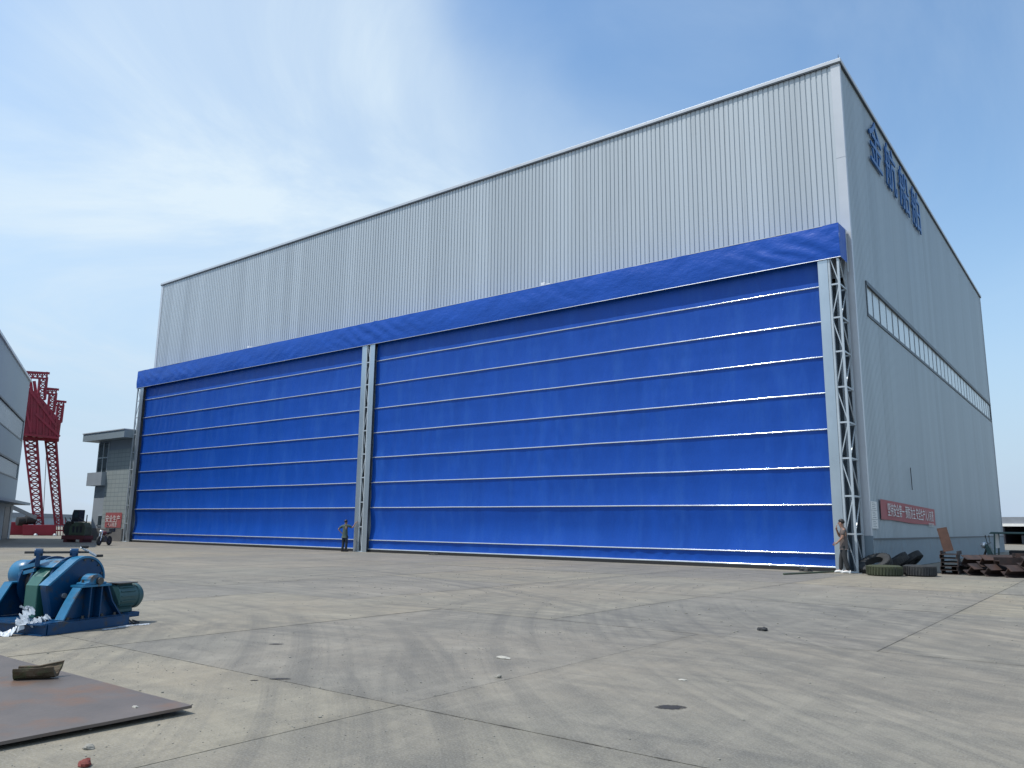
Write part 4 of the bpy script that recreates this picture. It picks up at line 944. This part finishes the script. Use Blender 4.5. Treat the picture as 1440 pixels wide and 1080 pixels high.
# ------------------------------------------------------------------ people
def skin_mesh(name, pts, edges, root, mt, sub_=2):
    me = bpy.data.meshes.new(name); names = list(pts); me.from_pydata([pts[k][0] for k in names], [(names.index(a), names.index(b)) for a, b in edges], [])
    o = bpy.data.objects.new(name, me); COL.objects.link(o)
    md = o.modifiers.new('skin', 'SKIN'); md.use_smooth_shade = True; md.branch_smoothing = .4
    for i, k_ in enumerate(names):
        r_ = pts[k_][1]; r_ = r_ if isinstance(r_, tuple) else (r_, r_)
        me.skin_vertices[0].data[i].radius = r_; me.skin_vertices[0].data[i].use_root = (k_ == root)
    sb = o.modifiers.new('sub', 'SUBSURF'); sb.levels = sub_; sb.render_levels = sub_
    dg = bpy.context.evaluated_depsgraph_get(); m2 = bpy.data.meshes.new_from_object(o.evaluated_get(dg))
    bpy.data.objects.remove(o); m2.name = name; m2.materials.clear(); m2.materials.append(mt)
    for p_ in m2.polygons: p_.use_smooth = True; p_.material_index = 0
    return m2
def person(label, loc, heading, J, mats, k=1.0):
    """J: joint positions in a frame where +y is forward, x right, z up, for a 1.75 m figure"""
    t = thing('person', label, 'person', loc, heading); t.scale = (k, k, k)
    V = {a: Vector(b) for a, b in J.items()}
    pts = {'pelvis': (V['pelvis'], (.15, .115)), 'waist': (V['waist'], (.13, .10)), 'chest': (V['chest'], (.155, .11)), 'neck': (V['neck'], .056), 'jaw': (V['head']-Vector((0, 0, .075)), (.066, .074)), 'head': (V['head']+Vector((0, 0, .02)), (.074, .090)), 'crown': (V['head']+Vector((0, -.01, .085)), (.055, .07))}
    ed = [('pelvis', 'waist'), ('waist', 'chest'), ('chest', 'neck'), ('neck', 'jaw'), ('jaw', 'head'), ('head', 'crown')]
    for s in 'lr':
        pts.update({s+'sh': (V[s+'sh'], .062), s+'el': (V[s+'el'], .043), s+'wr': (V[s+'wr'], .028), s+'pa': (V[s+'pa'], (.040, .020)),
                    s+'hip': (V[s+'hip'], .092), s+'kn': (V[s+'kn'], .058), s+'an': (V[s+'an'], .040), s+'to': (V[s+'to'], (.042, .028))})
        ed += [('chest', s+'sh'), (s+'sh', s+'el'), (s+'el', s+'wr'), (s+'wr', s+'pa'), ('pelvis', s+'hip'), (s+'hip', s+'kn'), (s+'kn', s+'an'), (s+'an', s+'to')]
    body = skin_mesh('body', pts, ed, 'pelvis', M['skin'])
    # face and fingers joined into the one body mesh
    ex = MB(); hd_ = V['head']; fd = (V['face']-V['head']).normalized() if 'face' in V else Vector((0, 1, 0)); sdv = fd.cross(Vector((0, 0, 1))).normalized()
    ex.tube(hd_+fd*.075+Vector((0, 0, .01)), hd_+fd*.108-Vector((0, 0, .025)), .008, .016, 8)
    for s in (-1, 1): ex.ball(hd_+sdv*s*.080-Vector((0, 0, .005)), .03, 8, 6, (.45, .8, 1.1)); ex.ball(hd_+fd*.080+sdv*s*.032+Vector((0, 0, .018)), .011, 8, 6, mi=1)
    ex.bar(hd_+fd*.082-sdv*.022-Vector((0, 0, .055)), hd_+fd*.082+sdv*.022-Vector((0, 0, .055)), .012, .008, mi=1)
    for s in 'lr':
        d = (V[s+'pa']-V[s+'wr']).normalized(); a = V[s+'curl'] if s+'curl' in V else Vector((0, 1, 0)); a = (a-d*a.dot(d)).normalized(); b = d.cross(a)
        for i, L_ in enumerate((.068, .078, .072, .056)):
            p0 = V[s+'pa']+d*.012+b*(-.026+.0175*i); p1 = p0+d*L_*.55+a*L_*.12; p2 = p1+d*L_*.35+a*L_*.42
            ex.tube(p0, p1, .0095, .009, 7).tube(p1, p2, .009, .007, 7)
        p0 = V[s+'wr'].lerp(V[s+'pa'], .55)-b*.03; p1 = p0-b*.024+d*.03+a*.012; ex.tube(p0, p1, .0115, .010, 7).tube(p1, p1+d*.028+a*.014, .010, .008, 7)
    exm = ex.mesh('extra', [M['skin'], M['eye']], smooth=True)
    bm = bmesh.new(); bm.from_mesh(body); bm.from_mesh(exm); bm.to_mesh(body); bm.free(); body.materials.append(M['eye'])
    ob = bpy.data.objects.new('body', body); COL.objects.link(ob); ob.parent = t
    # clothes follow the same joints, a little fatter
    sp = {'hem0': (V['pelvis']+Vector((0, 0, -.13)), (.172, .135)), 'hem': (V['pelvis']+Vector((0, 0, -.02)), (.178, .14)), 'waist': (V['waist'], (.158, .125)), 'chest': (V['chest'], (.178, .135)), 'yoke': (V['chest'].lerp(V['neck'], .62), (.165, .115)), 'col': (V['neck']-Vector((0, 0, .02)), .075)}; se = [('hem0', 'hem'), ('hem', 'waist'), ('waist', 'chest'), ('chest', 'yoke'), ('yoke', 'col')]
    for s in 'lr':
        sp[s+'sh'] = (V[s+'sh'], .088); sp[s+'sl'] = (V[s+'sh'].lerp(V[s+'el'], mats.get('sleeve', .8)), .064); se += [('yoke', s+'sh'), (s+'sh', s+'sl')]
    o = inst(skin_mesh('shirt', sp, se, 'hem', mats['shirt']), 'shirt', t, (0, 0, 0))
    tp = {'w': (V['pelvis']+Vector((0, 0, .10)), (.158, .120)), 'p': (V['pelvis']-Vector((0, 0, .05)), (.168, .130))}; te = [('w', 'p')]
    for s in 'lr':
        tp[s+'h'] = (V[s+'hip']-Vector((0, 0, .06)), .112); tp[s+'k'] = (V[s+'kn'], .082); tp[s+'a'] = (V[s+'an']+Vector((0, 0, .0)), .072); te += [('p', s+'h'), (s+'h', s+'k'), (s+'k', s+'a')]
    inst(skin_mesh('trousers', tp, te, 'p', mats['trousers']), 'trousers', t, (0, 0, 0))
    for s in 'lr':
        a, b = V[s+'an'], V[s+'to']; hp = a+(a-b).normalized()*.05; 
        q_ = {'a': (Vector((hp.x, hp.y, .045)), (.045, .045)), 'b': (Vector((a.x, a.y, .06)), (.05, .058)), 'c': (Vector((b.x, b.y, .042)), (.052, .040)), 'd': (b+(b-a).normalized()*.05-Vector((0, 0, b.z-.035)), (.04, .03))}
        inst(skin_mesh('shoe', q_, [('a', 'b'), ('b', 'c'), ('c', 'd')], 'b', mats['shoe']), 'shoe', t, (0, 0, 0))
    hm_ = MB(); hc = hd_+Vector((0, 0, .045))-fd*.012
    hm_.ball(hc, .112, 18, 12, (.88, 1.02, .92))
    vs2 = []
    for v in hm_.v:
        v = Vector(v); rel = v-hc
        if rel.dot(fd) > .02: v = hc+rel*(.72 if rel.z < .04 else .90)
        if rel.z < -.045: v = v+Vector((0, 0, (-.045-rel.z)*.4)); v = hc+(v-hc)*.93
        vs2.append(tuple(v+Vector((0, 0, .006*noise.noise(v*40)))))
    hm_.v = vs2; hm_.build('hair', M['hair'], t, smooth=True)
    return t
STAND = dict(pelvis=(0, 0, .95), waist=(0, .0, 1.10), chest=(0, -.01, 1.34), neck=(0, .0, 1.49), head=(0, .02, 1.635), lhip=(-.095, 0, .90), rhip=(.095, 0, .90),
             lkn=(-.11, .02, .50), rkn=(.11, .02, .50), lan=(-.12, -.02, .085), ran=(.12, -.02, .085), lto=(-.14, .13, .045), rto=(.14, .13, .045), lsh=(-.185, -.01, 1.43), rsh=(.185, -.01, 1.43))
J1 = dict(STAND, lel=(-.40, -.12, 1.24), lwr=(-.24, -.02, 1.03), lpa=(-.185, .05, .99), lcurl=(1, 0, 0), rel=(.36, .18, 1.32), rwr=(.46, .28, 1.55), rpa=(.49, .33, 1.63), rcurl=(.3, 1, 0), head=(.02, .03, 1.63), rsh=(.19, .02, 1.45))
q = ground(487, 775.5)
person('person in dark green shirt reaching up to the middle lattice post', (25.72, -1.75, 0), R(10), J1, {'shirt': M['shirt1'], 'trousers': M['trous1'], 'shoe': M['shoeD'], 'sleeve': .85}, .985)
J2 = dict(STAND, lel=(-.235, .02, 1.16), lwr=(-.20, .20, .98), lpa=(-.19, .27, .94), lcurl=(1, 0, 0), rel=(.22, .12, 1.17), rwr=(.06, .20, 1.43), rpa=(.03, .20, 1.50), rcurl=(-.3, -.5, .6), head=(0, .05, 1.625), chest=(0, -.035, 1.34),
          lan=(-.11, -.10, .085), lto=(-.12, .05, .045), ran=(.12, .14, .085), rto=(.13, .29, .045), rkn=(.11, .10, .50), lkn=(-.11, -.01, .5))
pb = ground(1189, 806)
person('person in taupe shirt and charcoal trousers standing by the right door post', (pb.x, pb.y, 0), R(104), J2, {'shirt': M['shirt2'], 'trousers': M['trous2'], 'shoe': M['shoeW'], 'sleeve': .8}, 1.07)
